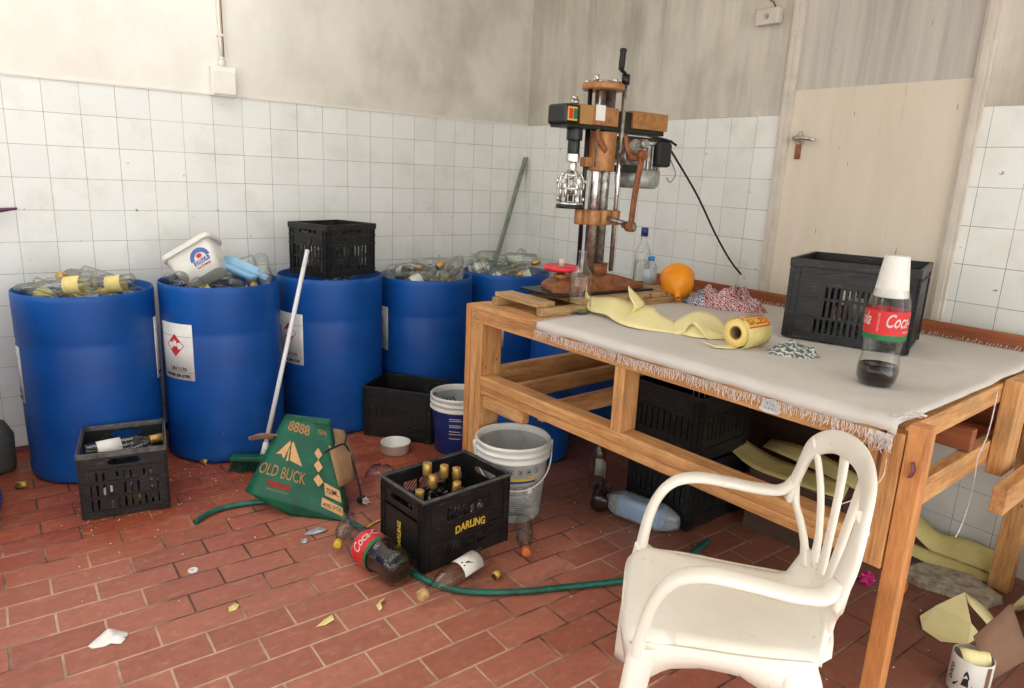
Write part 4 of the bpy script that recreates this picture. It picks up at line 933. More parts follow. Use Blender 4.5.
tx('8888', .1, F1, .60, .87, 3.4, 1.7, M['carton_ink'], bold=.003); tx('GIN', .1, F2, .55, .89, 2.6, .8, M['carton_ink'], bold=.003)
tx('750ML', .1, F2, .74, .255, 1.3, .85, M['ink'], bold=.001); tx('43% VOL', .1, F2, .70, .095, 1.3, .6, M['ink'], bold=.001)
bm = NB(); quadgrid(bm, V(-2.03, -1.36, .25), V(-1.88, -1.26, .19), V(-1.85, -1.08, .235), V(-1.98, -1.16, .30), 4, 4, 0, .006)
quadgrid(bm, V(-2.03, -1.36, .25), V(-2.02, -1.42, .12), V(-1.89, -1.31, .08), V(-1.88, -1.26, .19), 4, 4)
bmesh.ops.remove_doubles(bm, verts=bm.verts, dist=.0005)
obj('flap', bm, M['card'], t, solid=.003)
bm = NB(); tube(bm, [(-2.27, -1.05, .27), (-2.24, -1.10, .295), (-2.18, -1.12, .285), (-2.15, -1.12, .27)], .006, 6); sweep(bm, [(-2.28, -1.04, .262), (-2.22, -1.08, .272), (-2.16, -1.11, .262)], (0, 0, 1), .022, .002, 6, 4)
obj('torn_strip', bm, M['card_dull'], t)
# cable with plug
t = thing('power_plug', 'black cable with white plug hanging over the carton flap to the floor', 'cable', (0, 0, 0))
bm = NB(); tube(bm, [(-2.06, -1.36, .265), (-1.99, -1.315, .262), (-1.92, -1.262, .235), (-1.90, -1.30, .15), (-1.90, -1.36, .07), (-1.905, -1.385, .03)], .0045, 8)
tube(bm, [(-1.925, -1.262, .24), (-1.905, -1.235, .262), (-1.895, -1.225, .27)], .004, 6)
obj('cable', bm, M['rubber'], t)
bm = NB(); Mp = Matrix.Translation(V(-1.905, -1.395, .022)) @ Matrix.Rotation(.5, 4, 'Z'); box(bm, -.02, .02, -.014, .014, -.012, .014, Mp)
pg = obj('plug_body', bm, M['rubber'], t, bevel=.005)
bm = NB()
for a, b_ in ((-.009, .002), (.009, .002), (0, .02)): cyl(bm, Mp @ V(a, -.014, b_-.01), Mp @ V(a, -.036, b_-.01), .0035, 8)
box(bm, -.014, .014, -.0155, -.014, -.011, .013, Mp); obj('pin', bm, M['white_plastic'], pg)

# ------------------------------------------------------------------ buckets
def bucket(name, label, x, y, H, r0, r1, bandm, bodym, rz=0):
    t = thing(name, label, 'bucket', (x, y, 0), rz)
    th = .003
    obj('bucket_body', lathe(NB(), [(0, .006), (r0-.004, .006), (r0-.002, 0), (r0, .004), (r1-.004, H-.07), (r1-.004, H-.068), (r1-.008, H-.06), (r1-.008, .9*H), (r0-th, .012), (0, .012)], 48), bodym, t)
    obj('bucket_rim', lathe(NB(), [(r1-.005, H-.075), (r1+.006, H-.074), (r1+.006, H-.066), (r1-.001, H-.064), (r1, H-.045), (r1+.006, H-.044), (r1+.006, H-.037), (r1+.001, H-.035), (r1+.002, H-.018), (r1+.006, H-.016), (r1+.005, H-.004), (r1+.001, H), (r1-.003, H-.002), (r1-.004, H-.02), (r1-.006, H-.075), (r1-.008, H-.075)], 48), bandm, t)
    obj('bucket_inside', lathe(NB(), [(r1-.0085, H-.03), (r0-.004, .016), (0, .014)], 48), M['grey_drab'], t)
    return t
def printed():
    m, nt, b = newmat('silver_printed_bucket')
    v = coords(nt)
    col = ramp(nt, noise(nt, coords(nt, (1, 1, 2.2)), 7, 5, .6), [(.35, srgb(138, 142, 138)), (.6, srgb(182, 184, 178))])
    fl = ramp(nt, noise(nt, v, 30, 4, .7), [(.6, (0, 0, 0, 1)), (.66, (.6, .6, .6, 1))]); col = mixc(nt, fl, col, srgb(212, 212, 206))
    nt.links.new(col, b.inputs['Base Color']); b.inputs['Roughness'].default_value = .45
    return m
M['bucket_silver'] = printed()
bx_, by_ = -1.372, -1.782
t = bucket('paint_bucket', 'big white rimmed paint bucket with grey printed side, under the bench rail', bx_, by_, .352, .131, .160, M['white_plastic'], M['bucket_silver'])
va = math.atan2(-4.0264-by_, -3.1081-bx_)          # side facing the room
rb_ = lambda z: .132+.0255*z/.282
def onb(ang, rb=rb_, off=.0012):
    return lambda x, y, z=0: V((rb(y)+off+z)*math.cos(ang+x/rb(y)), (rb(y)+off+z)*math.sin(ang+x/rb(y)), y)
f = onb(va)
bm = NB(); patch(bm, f, -.07, .11, .205, .217, 14, 1); obj('print_yellow', bm, M['yellow_ink'], t)
bm = NB(); patch(bm, f, -.07, .11, .194, .202, 14, 1); obj('print_navy', bm, M['blue_dark'], t)
bm = NB()
for i in range(7):
    cx_ = -.115+i*.038
    for q in range(10):
        a0, a1 = 2*PI*q/10, 2*PI*(q+1)/10
        poly_on(bm, f, [(cx_+.0125*math.cos(a0), .245+.0125*math.sin(a0)), (cx_+.0125*math.cos(a1), .245+.0125*math.sin(a1)), (cx_+.0105*math.cos(a1), .245+.0105*math.sin(a1)), (cx_+.0105*math.cos(a0), .245+.0105*math.sin(a0))])
    s_ = .005+.002*(i % 3); poly_on(bm, f, [(cx_-s_, .24), (cx_+s_, .241), (cx_+.002, .252)])
for i in range(5):
    x0 = -.10+i*.04
    for a, b_, c, d0 in ((x0, x0+.034, .175, .1765), (x0, x0+.034, .138, .1395), (x0, x0+.0015, .138, .176), (x0+.0325, x0+.034, .138, .176)): patch(bm, f, a, b_, c, d0, 2, 1)
for i in range(9): patch(bm, f, -.09, .07+.01*(i % 3), .12-i*.009, .1215-i*.009, 8, 1)
obj('print_symbols', bm, M['ink'], t)
text('print_word', 'WASH', .02, M['ink'], lambda x, y, z: f(.02+x, .045+y, .0005), t)
bm = NB(); patch(bm, f, .075, .095, .14, .17, 3, 1, .0006); patch(bm, f, -.03, -.005, .14, .17, 3, 1, .0006); obj('print_panel', bm, M['white_ink'], t)
bm = NB(); pts = []
for i in range(13):
    s_ = -1+2*i/12; a = va+rad(8)+s_*rad(88); pts.append(V(.171*math.cos(a), .171*math.sin(a), .325-.155*(1-abs(s_)**2.2)))
tube(bm, pts, .0032, 8, 3); obj('bail_handle', bm, M['white_plastic'], t)
for s_ in (-1, 1):
    bm = NB(); a = va+rad(8)+s_*rad(88); cyl(bm, V(.158*math.cos(a), .158*math.sin(a), .325), V(.175*math.cos(a), .175*math.sin(a), .325), .012, 12)
    obj('handle_lug', bm, M['white_plastic'], t)
bx_, by_ = -1.185, -1.055
t = bucket('paint_bucket', 'smaller white rimmed bucket with navy printed side behind the beer crate', bx_, by_, .315, .125, .15, M['white_plastic'], M['blue_dark'])
va = math.atan2(-4.0264-by_, -3.1081-bx_)
f2 = onb(va, lambda z: .1265+.0235*z/.245)
bm = NB()
for cz, rr2 in ((.19, .012), (.15, .011), (.11, .012)):
    poly_on(bm, f2, [(.045+rr2*math.cos(2*PI*q/12), cz+rr2*math.sin(2*PI*q/12)) for q in range(12)])
for i, cz in enumerate((.21, .20, .175, .165, .14, .125, .10)): patch(bm, f2, -.05, .01+.008*(i % 2), cz, cz+.003, 4, 1)
obj('print_symbols', bm, M['white_ink'], t)
bm = NB()
for i in range(5): tube(bm, [V(-.05+i*.022, .09-.01*i, .15), V(-.045+i*.022, .10, .22), V(-.055+i*.02, .105, .255)], .004, 6)
obj('paint_drip', bm, M['green_plastic'], t)

t = thing('bowl', 'shallow round white plastic lid lying on the floor behind the beer crate', 'lid', (-1.50, -.935, 0))
obj('lid_shell', lathe(NB(), [(0, .006), (.066, .006), (.068, .0), (.072, .004), (.076, .05), (.079, .052), (.079, .057), (.074, .057), (.070, .05), (.066, .012), (0, .011)], 36), M['white_plastic'], t)
t = thing('bowl', 'clear upturned plastic bowl between the carton and the beer crate', 'bowl', (-1.735, -1.235, 0))
obj('bowl_shell', lathe(NB(), [(.085, 0), (.085, .003), (.078, .008), (.07, .05), (.05, .075), (0, .078)], 32), M['pet'], t)

# ------------------------------------------------------------------ cola bottles
PETP = [(0, .012), (.02, .004), (.034, 0), (.048, .004), (.0565, .02), (.0575, .04), (.0545, .065), (.050, .09), (.0525, .11), (.0572, .135), (.0578, .15), (.0578, .20), (.0572, .212), (.055, .228), (.045, .258), (.029, .285), (.0165, .302), (.0135, .312), (.0135, .316), (.017, .3165), (.017, .3195), (.0135, .320), (.0135, .336)]
def petal(r, z, a):
    return r*(1-.11*max(0, 1-z/.05)*(.5+.5*math.cos(5*a))) if z > .001 else r*(1-.1*(.5+.5*math.cos(5*a)))
def cola(name, label, loc, quat, lv, s=1, lang=0, cap=True):
    t = thing(name, label, 'bottle', loc); t.rotation_mode = 'QUATERNION'; t.rotation_quaternion = quat; t.scale = (s, s, s)
    obj('bottle_body', lathe(NB(), PETP, 40, fn=petal), M['pet'], t)
    R0 = .0578
    fr = on_cyl(R0, lang, .17, off=.0008)
    w_ = PI*R0*.999
    bm = NB(); patch(bm, fr, -w_, w_, -.026, .036, 40, 1); lb = obj('red_label', bm, M['red_ink'], t)
    bm = NB(); patch(bm, fr, -w_, w_, -.041, -.026, 40, 1, .0001); obj('green_band', bm, M['green_ink'], lb)
    for k in (0, 1):
        text('lettering', 'Coca-Cola', .044, M['white_ink'], lambda x, y, z, k=k: fr(.06+k*.1815+x*.74, .010+y*1.1, .0007), lb, shear=.35, bold=.0006)
    text('lettering', 'ORIGINAL TASTE', .0085, M['white_ink'], lambda x, y, z: fr(.075+x, -.017+y, .0007), lb)
    text('lettering', 'RECYCLE ME', .0085, M['white_ink'], lambda x, y, z: fr(-.026-y, .006+x, .0007), lb)
    return t, lv
Q0 = Quaternion((0, 0, 1), 0)
# lying bottle half full of cola
a, b_ = V(-2.118, -1.63, .062), V(-2.045, -2.06, .06)
dd = (a-b_).normalized()
t, _ = cola('cola_bottle', 'large cola bottle with red label lying on the floor left of the beer crate', b_, qdir(dd, rad(200)), 0, 1.15, 0)
# liquid settles on the low side: a wedge
bm = NB(); secs = []
R_ = Quaternion(t.rotation_quaternion).to_matrix(); down = R_.inverted() @ V(0, 0, -1); down = V(down.x, down.y, 0).normalized(); sd = V(-down.y, down.x, 0)
rings = []
for z, rr2, lvl in ((.014, .031, -.026), (.03, .0505, -.036), (.06, .0525, -.036), (.09, .0475, -.032), (.12, .0515, -.024), (.16, .0555, -.012), (.19, .0555, .0), (.215, .052, .010), (.235, .046, .022), (.25, .040, .032)):
    ring = []
    a0 = math.acos(max(-1, min(1, lvl/rr2)))
    for i in range(17):
        a = -a0+2*a0*i/16; ring.append(bm.verts.new(down*rr2*math.cos(a)+sd*rr2*math.sin(a)+V(0, 0, z)))
    rings.append(ring)
for r1_, r2_ in zip(rings, rings[1:]):
    for i in range(17): f_ = bm.faces.new((r1_[i], r1_[(i+1) % 17], r2_[(i+1) % 17], r2_[i])); f_.smooth = i < 16
bm.faces.new(rings[0]); bm.faces.new(rings[-1][::-1])
obj('cola_liquid', bm, M['cola'], t)

# bottles lying on the floor
def eye_label(f, lb):
    bm = NB()
    poly_on(bm, f, [(-.03, -.012), (0, .024), (.03, -.012), (.012, -.004), (0, .008), (-.012, -.004)], .0008); poly_on(bm, f, [(-.02, -.022), (.02, -.022), (.02, -.027), (-.02, -.027)], .0008)
    poly_on(bm, f, [(-.008, .028), (.008, .028), (.008, .036), (-.008, .036)], .0008)
    obj('label_print', bm, M['ink'], lb)
qa = V(-1.735, -2.105, .047); qb = V(-1.955, -2.165, .043)
# label faces up towards the camera: roll chosen from the up direction
spirit('bottle', 'fat clear bottle with black and white label lying in front of the beer crate', qa, face_roll(qb-qa, (-.3, -.5, .8)), M['cork'], 0, M['label_w'], eye_label, M['glass'], 1.12, capshort=True)
qa = V(-1.43, -1.955, .04); qb = V(-1.545, -2.12, .036)
spirit('bottle', 'clear bottle with yellow cap lying at the bucket end of the beer crate', qa, face_roll(qb-qa, (0, 0, 1)), M['orange_cap'], 1, None, None, M['glass'], 1.15, capshort=True)
qa = V(-2.03, -1.55, .040); qb = V(-2.155, -1.72, .035)
spirit('bottle', 'dusty flask with yellow cap lying beside the neck of the cola bottle', qa, face_roll(qb-qa, (0, 0, 1)), M['yellow_cap'], 1, None, None, M['glass'], 1.0, capshort=True)

# hose
t = thing('hose', 'dark green garden hose trailing across the floor past the carton', 'hose', (0, 0, 0))
bm = NB(); tube(bm, [(-2.556, -1.211, .0125), (-2.483, -1.16, .0125), (-2.40, -1.145, .0125), (-2.27, -1.175, .0125), (-2.14, -1.26, .0125), (-2.05, -1.45, .0125), (-2.005, -1.62, .0125), (-2.0, -1.78, .0125), (-2.0, -1.93, .0125), (-1.975, -2.07, .0125), (-1.92, -2.18, .0125),
    (-1.84, -2.255, .0125), (-1.72, -2.325, .0125), (-1.58, -2.385, .0125), (-1.39, -2.463, .0125), (-1.25, -2.50, .0125), (-1.08, -2.50, .0125), (-.85, -2.46, .0125)], .0115, 10, 8)
obj('hose_tube', bm, M['hose'], t)

# small litter
def cap_on_floor(label, x, y, m, lay=False, rz=0, r=.0135, h=.03):
    t = thing('stopper', label, 'bottle cap', (x, y, r if lay else 0), rz)
    bm = NB(); lathe(bm, [(r-.003, .002), (r, 0), (r, h), (r-.002, h+.001), (0, h+.001), (0, h-.002), (r-.003, h-.003)], 18)
    o = obj('cap_shell', bm, m, t)
    if lay: o.rotation_euler = (PI/2, 0, 0)
    return t
cap_on_floor('gold bottle cap lying in front of the labelled bottle beside the beer crate', -1.755, -2.20, M['gold'], True, rad(110), .0155, .04)
cap_on_floor('gold bottle cap lying on the bricks by the left edge drum', -3.13, -.475, M['gold'], True, rad(80), .016, .042)
cap_on_floor('small gold cap between the first two drums', -2.39, -.60, M['gold'], True, rad(60))
t = thing('washer', 'small white ring lying alone on the bricks in the open floor', 'ring', (-2.642, -1.561, 0))
obj('ring_body', lathe(NB(), [(.006, .001), (.017, 0), (.018, .005), (.014, .008), (.007, .007), (.006, .001)], 20), M['label_w'], t)
t = thing('washer', 'small pale ring on the floor below the carton', 'ring', (-2.235, -1.58, 0))
obj('ring_body', lathe(NB(), [(.005, .001), (.013, 0), (.014, .01), (.010, .012), (.006, .01), (.005, .001)], 20), M['foil'], t)
def ribbon(bm, rungs, sm=5, mi=0, nx=3):
    L_ = catmull([r[0] for r in rungs], sm); R_ = catmull([r[1] for r in rungs], sm); g = []
    for a, b_ in zip(L_, R_): g.append([bm.verts.new(a.lerp(b_, i/nx)) for i in range(nx+1)])
    for a, b_ in zip(g, g[1:]):
        for i in range(nx): f = bm.faces.new((a[i], a[i+1], b_[i+1], b_[i])); f.smooth = True; f.material_index = mi
    return bm
def scrap(name, label, cat, x, y, m, pts, rz=0, z=.002):
    t = thing(name, label, cat, (x, y, z), rz)
    bm = NB(); vs = [bm.verts.new(p) for p in pts]; n = len(vs); c = bm.verts.new((sum(p[0] for p in pts)/n, sum(p[1] for p in pts)/n, sum(p[2] for p in pts)/n+.006))
    for i in range(n): bm.faces.new((vs[i], vs[(i+1) % n], c))
    obj(name+'_sheet', bm, m, t, solid=.0008)
    return t
t = thing('tissue', 'crumpled white tissue lying on the open brick floor', 'tissue', (-2.945, -1.83, 0))
bm = NB(); ribbon(bm, [(V(-.055, .005, .002), V(-.045, -.012, .001)), (V(-.02, .025, .012), V(-.015, -.022, .002)), (V(.005, .02, .03), V(.01, -.02, .006)), (V(.03, .03, .008), V(.03, -.02, .012)), (V(.055, .01, .004), V(.05, -.008, .002))])
ribbon(bm, [(V(-.01, -.01, .006), V(.02, -.005, .02)), (V(.015, -.03, .004), V(.035, -.015, .016)), (V(.03, -.035, .002), V(.045, -.02, .004))])
obj('tissue_sheet', bm, M['paper_white'], t, solid=.001)
scrap('paper_scrap', 'small yellow paper scrap on the bricks, the leftmost of the three', 'paper scrap', -2.585, -1.865, M['label_y'], [(-.02, -.008, 0), (.0, -.015, 0), (.022, -.004, .003), (.016, .012, .006), (-.01, .01, .003)], .3)
scrap('paper_scrap', 'folded yellow paper scrap, the middle of the three on the bricks', 'paper scrap', -2.358, -2.10, M['label_y'], [(-.035, .005, 0), (-.012, -.012, 0), (.022, -.018, .004), (.028, .0, .012), (.0, .008, .004)], .35)
scrap('paper_scrap', 'curled yellow paper scrap nearest the cola bottle', 'paper scrap', -2.168, -2.115, M['label_y'], [(-.022, -.022, 0), (-.01, -.024, .006), (.004, .004, .003), (.03, .012, .01), (.012, .018, .004), (-.012, .008, 0)], .2)
scrap('paper_scrap', 'tiny yellow scrap near the front edge of the floor by the chair', 'paper scrap', -1.96, -2.78, M['label_y'], [(-.014, -.01, 0), (.012, -.008, 0), (.014, .01, .004), (-.01, .008, 0)], .9)
scrap('foil_scrap', 'crumpled silver foil label on the floor just below the carton', 'foil scrap', -2.165, -1.53, M['foil'], [(-.05, -.004, 0), (-.02, -.02, .004), (.03, -.016, .008), (.045, .004, .002), (.01, .02, .01), (-.03, .016, .004)], -.2)
t = thing('drinking_straw', 'yellow strip of plastic on the floor between the carton and the beer crate', 'strip', (-1.94, -1.59, .003), rad(22))
obj('strip_body', sweep(NB(), [(-.055, 0, 0), (0, .003, .003), (.05, -.002, .001)], (0, 1, 0), .012, .002, 6, 4), M['yellow_ink'], t)
rr_ = random.Random(9)
bm = NB()
for i in range(400):
    if i < 290: x, y = rr_.uniform(-3.0, -1.4), -.62-abs(rr_.gauss(0, .40))
    else: x, y = rr_.uniform(-1.6, -.3), rr_.uniform(-3.3, -1.6)
    s_ = rr_.uniform(.0012, .004); a = rr_.uniform(0, 6)
    Mz = Matrix.Translation(V(x, y, .001)) @ Matrix.Rotation(a, 4, 'Z')
    vs = [bm.verts.new(Mz @ V(*q)) for q in ((-s_, -s_*.6, 0), (s_, -s_*.5, 0), (s_*.7, s_*.6, 0), (-s_*.6, s_*.5, 0), (0, 0, s_*.8))]
    for q in ((0, 1, 4), (1, 2, 4), (2, 3, 4), (3, 0, 4)): bm.faces.new([vs[k_] for k_ in q])
o = obj('floor_crumbs', bm, M['label_w']); tag(o, 'fine pale crumbs and glass grit scattered on the bricks near the drums and bench', 'crumbs', kind='stuff')
M['wshade'] = wood('shade_sheet_brown', 'y', (72, 46, 32), (58, 36, 26), (40, 24, 16), 4)  # dark brown that carries the shade on the wall behind the bench
# ------------------------------------------------------------------ the wooden bench
TR = math.atan2(-.9988, .0497); TO = V(-1.43, -1.51, 0)
TX, TY = V(.0497, -.9988, 0), V(.9988, .0497, 0)
def tw(s, d_, z): return TO+TX*s+TY*d_+V(0, 0, z)
bench = thing('workbench', 'long rough pine workbench with slatted lower rails and red stained back board', 'workbench', TO, TR)
def beam(name, s0, s1, d0, d1, z0, z1, m, bev=.003, rot=None):
    c = V((s0+s1)/2, (d0+d1)/2, (z0+z1)/2)
    bm = box(NB(), s0-c.x, s1-c.x, d0-c.y, d1-c.y, z0-c.z, z1-c.z)
    o = obj(name, bm, m, bench, bevel=bev); o.location = c
    if rot: o.rotation_euler = rot
    return o
for i, (a, b_) in enumerate(((0, .105), (.11, .30), (.305, .49), (.495, .68), (.685, .87), (.875, 1.06), (1.065, 1.26))):
    beam('top_board', -.005+.004*(i % 2), 1.765-.01*(i % 3), a-.004, b_, .873, .895, M['wx'])
beam('apron', .0, 1.76, .0, .035, .815, .873, M['wx'])
beam('apron', .04, 1.72, 1.20, 1.235, .80, .872, M['wrust'])
beam('apron', 1.765, 1.80, .05, 1.2, .806, .8725, M['wy'])
beam('apron', .04, .075, .10, 1.2, .815, .8725, M['wy'])
beam('back_board', -.10, 1.98, 1.285, 1.305, .86, .955, M['wrust'])
beam('leg', .0, .08, .036, .115, 0, .872, M['wz']); beam('leg', -.036, -.001, -.002, .10, 0, .888, M['wz2'])
beam('rail_end', .012, .05, -.001, .036, .828, .868, M['pallet']); 
beam('leg_block', .001, .08, .0, .035, 0, .814, M['wz'])
beam('leg', 1.822, 1.87, .0, .048, 0, .90, M['wz2']); 
beam('leg_block', 1.775, 1.819, -.004, .04, .50, .872, M['wz'])
beam('leg', 1.80, 1.87, 1.165, 1.225, 0, .872, M['wz']); beam('leg', .02, .09, 1.15, 1.21, 0, .872, M['wz'])
beam('mid_post', .858, .905, .0, .085, .575, .815, M['wz'])
beam('mid_post', 1.735, 1.761, .0, .05, .575, .815, M['wz'])
beam('front_rail', .081, 1.80, .0, .075, .535, .578, M['wx']); beam('front_rail', .081, 1.80, .004, .06, .497, .533, M['wx'])
beam('stub_rail', .083, .36, .01, .06, .43, .495, M['wx'], .012)
beam('cross_rail', .015, .055, .117, 1.2, .50, .595, M['wy']); beam('cross_rail', .17, .205, .078, 1.2, .48, .55, M['wy']); beam('cross_rail', .385, .42, .078, 1.2, .45, .525, M['wy'])
beam('cross_rail', 1.765, 1.80, .05, 1.16, .595, .675, M['wy'])
beam('back_rail', .05, 1.80, 1.16, 1.2, .53, .61, M['wrust']); beam('back_rail', .30, 1.80, .60, .64, .68, .75, M['wrust'])
beam('back_panel', 1.0, 1.79, 1.24, 1.255, .56, .86, M['wrust'])
beam('hanging_post', 1.802, 1.85, .80, .925, .565, .885, M['wz']); beam('hanging_post', 1.55, 1.60, 1.14, 1.159, .60, .80, M['wz'])
beam('side_rail', 1.88, 1.92, .60, 1.35, .515, .60, M['wy'])
beam('hanging_post', 1.86, 1.90, 1.02, 1.08, .586, .87, M['wz'])
# torn tags and strings on the bench
t = thing('torn_label', 'torn white and blue label stuck on the front apron of the bench', 'label', TO, TR)
ft = lambda x, y, z=0: V(1.455+x, -.0015-z, .842+y)
bm = NB(); poly_on(bm, ft, [(-.035, -.018), (-.01, -.024), (.03, -.02), (.034, .004), (.012, .022), (-.018, .016)]); obj('label_paper', bm, M['label_w'], t, solid=.001)
bm = NB(); poly_on(bm, ft, [(-.02, -.012), (.026, -.014), (.024, -.006), (-.02, -.004)], .001); poly_on(bm, ft, [(-.014, .0), (.02, .0), (.01, .012), (-.01, .01)], .001); obj('label_print', bm, M['blue_light'], t)
t = thing('string', 'white string hanging from the end rail of the bench', 'string', (0, 0, 0))
bm = NB(); tube(bm, [tw(1.812, .705, .865), tw(1.815, .70, .80), tw(1.815, .688, .72), tw(1.815, .64, .66), tw(1.815, .65, .60), tw(1.815, .655, .52), tw(1.815, .63, .44), tw(1.815, .59, .40)], .0022, 6); obj('string_cord', bm, M['fringe'], t)
t = thing('string', 'thin white thread running from the bench leg down to the chair back', 'string', (0, 0, 0))
bm = NB(); tube(bm, [tw(1.79, -.012, .80), tw(1.79, -.02, .75), tw(1.765, -.04, .70), tw(1.72, -.06, .66)], .0014, 5); obj('string_cord', bm, M['fringe'], t)
t = thing('torn_label', 'scrap of purple foil snagged on the near bench leg', 'label', tw(1.845, -.004, .79))
bm = NB(); ribbon(bm, [(V(-.012, 0, -.02), V(.012, -.006, -.024)), (V(-.016, -.008, 0), V(.014, -.012, 0)), (V(-.006, -.002, .022), V(.008, -.006, .018))]); obj('foil_sheet', bm, plain('purple_foil', srgb(108, 60, 66), .5), t, solid=.001)

# tablecloth
t = thing('tablecloth', 'worn grey white cloth with frayed fringe spread over the workbench', 'tablecloth', TO, TR)
rnd = random.Random(4)
from mathutils import noise as mn
bm = NB(); NS, ND = 70, 52; g = []
def cz(s, d_): return .8975+.0035*(mn.noise(V(s*3, d_*3, 0))+.6)+.0015*mn.noise(V(s*14, d_*14, 3))
for j in range(ND+1):
    row = []
    for i in range(NS+1):
        v_ = j/ND; dd_ = -.014+v_*1.275; u = i/NS
        s0 = .45-.10*max(0, dd_)/1.25+.008*mn.noise(V(dd_*9, 2, 0)); s1 = 1.802-.0*dd_+.006*mn.noise(V(dd_*7, 7, 0))
        if dd_ < .06: s1 -= 0
        s = s0+(s1-s0)*u; z = cz(s, max(0, dd_))
        if j == 0: z -= .030+.006*mn.noise(V(s*10, 0, 1)); dd_ = -.017
        if j == 1: dd_ = -.012; z -= .002
        if i == NS: z -= .006
        if u > .93 and dd_ < .05: z += .004
        row.append(bm.verts.new((s, dd_, z)))
    g.append(row)
for j in range(ND):
    for i in range(NS): f_ = bm.faces.new((g[j][i], g[j][i+1], g[j+1][i+1], g[j+1][i])); f_.smooth = True
cl = obj('cloth_sheet', bm, M['tablecloth'], t, solid=.0025)
def fringe(bm, p, n, drop, out, wob=.004):
    a = p; b_ = p+out*.35+V(0, 0, -drop*.5)+V(rnd.uniform(-wob, wob), 0, 0); c = p+out*.5+V(rnd.uniform(-wob, wob)*2, 0, -drop)
    sweep(bm, [a, b_, c], (1, 0, 0), .0022, .0016, 4, 0, cap=False)
bm = NB()
for i in range(330):
    s = .45+1.34*i/330+rnd.uniform(-.002, .002)
    fringe(bm, V(s, -.019, .867+.006*mn.noise(V(s*10, 0, 1))), 0, rnd.uniform(.016, .036), V(0, -rnd.uniform(0, .012), 0))
for i in range(60):
    s = 1.74+.06*rnd.random(); fringe(bm, V(s, -.02, .868), 0, rnd.uniform(.02, .055), V(0, -rnd.uniform(0, .015), 0), .006)
for i in range(150):      # back edge, threads lying flat
    s = .45+1.3*i/150; a = V(s, 1.262, .899); b_ = V(s+rnd.uniform(-.008, .008), 1.28, .905+rnd.uniform(0, .012))
    sweep(bm, [a, b_], (1, 0, 0), .0025, .002, 4, 0, cap=False)
for i in range(90):       # left edge
    d_ = -.01+1.2*i/90; s = .45-.10*max(0, d_)/1.25; a = V(s, d_, .900); sweep(bm, [a, V(s-rnd.uniform(.01, .03), d_+rnd.uniform(-.008, .008), .897+rnd.uniform(0, .006))], (0, 1, 0), .0022, .0016, 4, 0, cap=False)
for i in range(30):
    s = 1.77+.03*rnd.random(); a = V(s, .0+.05*rnd.random(), .905); sweep(bm, [a, a+V(.02, .02+.03*rnd.random(), .006), a+V(.03, .06, .0)], (0, 0, 1), .0025, .0018, 4, 3, cap=False)
o = obj('fringe', bm, M['fringe'], t); o['kind'] = 'stuff'

# ------------------------------------------------------------------ pallet under the machine
t = thing('pallet', 'small weathered wooden pallet under the bottling machine', 'pallet', (-.93, -1.74, .896), rad(0))
def pb(name, x0, x1, y0, y1, z0, z1, m=None):
    c = V((x0+x1)/2, (y0+y1)/2, (z0+z1)/2); o = obj(name, box(NB(), x0-c.x, x1-c.x, y0-c.y, y1-c.y, z0-c.z, z1-c.z), m or M['pallet'], t, bevel=.003); o.location = c
pb('runner', -.42, .50, -.165, -.125, 0, .034); pb('runner', -.44, .5, .12, .16, 0, .034)
M['pallet_y'] = wood('weathered_board_y', 'y', (206, 174, 122), (168, 130, 86), (88, 60, 38), 4)
for x0 in (-.42, -.20, -.09, .02, .13, .24, .36): pb('deck_board', x0, x0+.095, -.15 if x0 > -.4 else -.13, .17, .034, .054, M['pallet_y'])
pz = .896+.054
t = thing('bottling_machine', 'copper painted bottle capping machine with chrome columns and motor', 'machine', (-.90, -1.69, pz+.001))
def mp(name, bm, m, par=None, **k): return obj(name, bm, m, par or t, **k)
bm = NB(); box(bm, -.30, .29, -.135, .14, 0, .008); mp('tray', bm, M['black_metal'], bevel=.002)
bm = NB()
loft(bm, [([(-.27, -.06), (-.22, -.11), (.12, -.12), (.26, -.10), (.27, .10), (-.2, .11)], .008), ([(-.27, -.06), (-.22, -.11), (.12, -.12), (.26, -.10), (.27, .10), (-.2, .11)], .028), ([(-.24, -.05), (-.19, -.09), (.09, -.095), (.20, -.08), (.20, .08), (-.18, .09)], .05), ([(-.20, -.045), (-.10, -.06), (.05, -.07), (.11, -.06), (.11, .06), (-.1, .06)], .072)], capt=True)
for f_ in bm.faces: f_.smooth = False
mp('machine_base', bm, M['rust'], bevel=.004)
bm = NB(); cyl(bm, (.03, -.01, .07), (.03, -.01, .12), .048); cyl(bm, (.03, -.01, .12), (.03, -.01, .125), .052); mp('column_socket', bm, M['rust'])
def col(x, y, r, z0, z1, m, name='column'): mp(name, cyl(NB(), (x, y, z0), (x, y, z1), r, 20), m)
col(-.02, -.01, .026, .07, .90, M['chrome']); col(.035, -.012, .024, .07, .90, M['steel'])
col(-.075, .0, .010, .10, .89, M['black_metal'], 'guide_rod'); col(.082, -.05, .011, .09, .90, M['chrome'], 'guide_rod'); col(-.055, -.045, .007, .55, .89, M['chrome'], 'guide_rod')
bm = NB()
for x, y, r in ((-.03, -.01, .05), (.035, -.01, .046), (-.09, 0, .022), (.083, -.05, .022)): cyl(bm, (x, y, .30), (x, y, .365), r, 20)
box(bm, -.095, .085, -.045, .03, .305, .36)
mp('lower_collar', bm, M['copper'], bevel=.003)
bm = NB(); cyl(bm, (.0, -.012, .535), (.0, -.012, .70), .066, 28); box(bm, -.10, -.05, -.03, .01, .55, .59); mp('upper_sleeve', bm, M['copper'], bevel=.003)
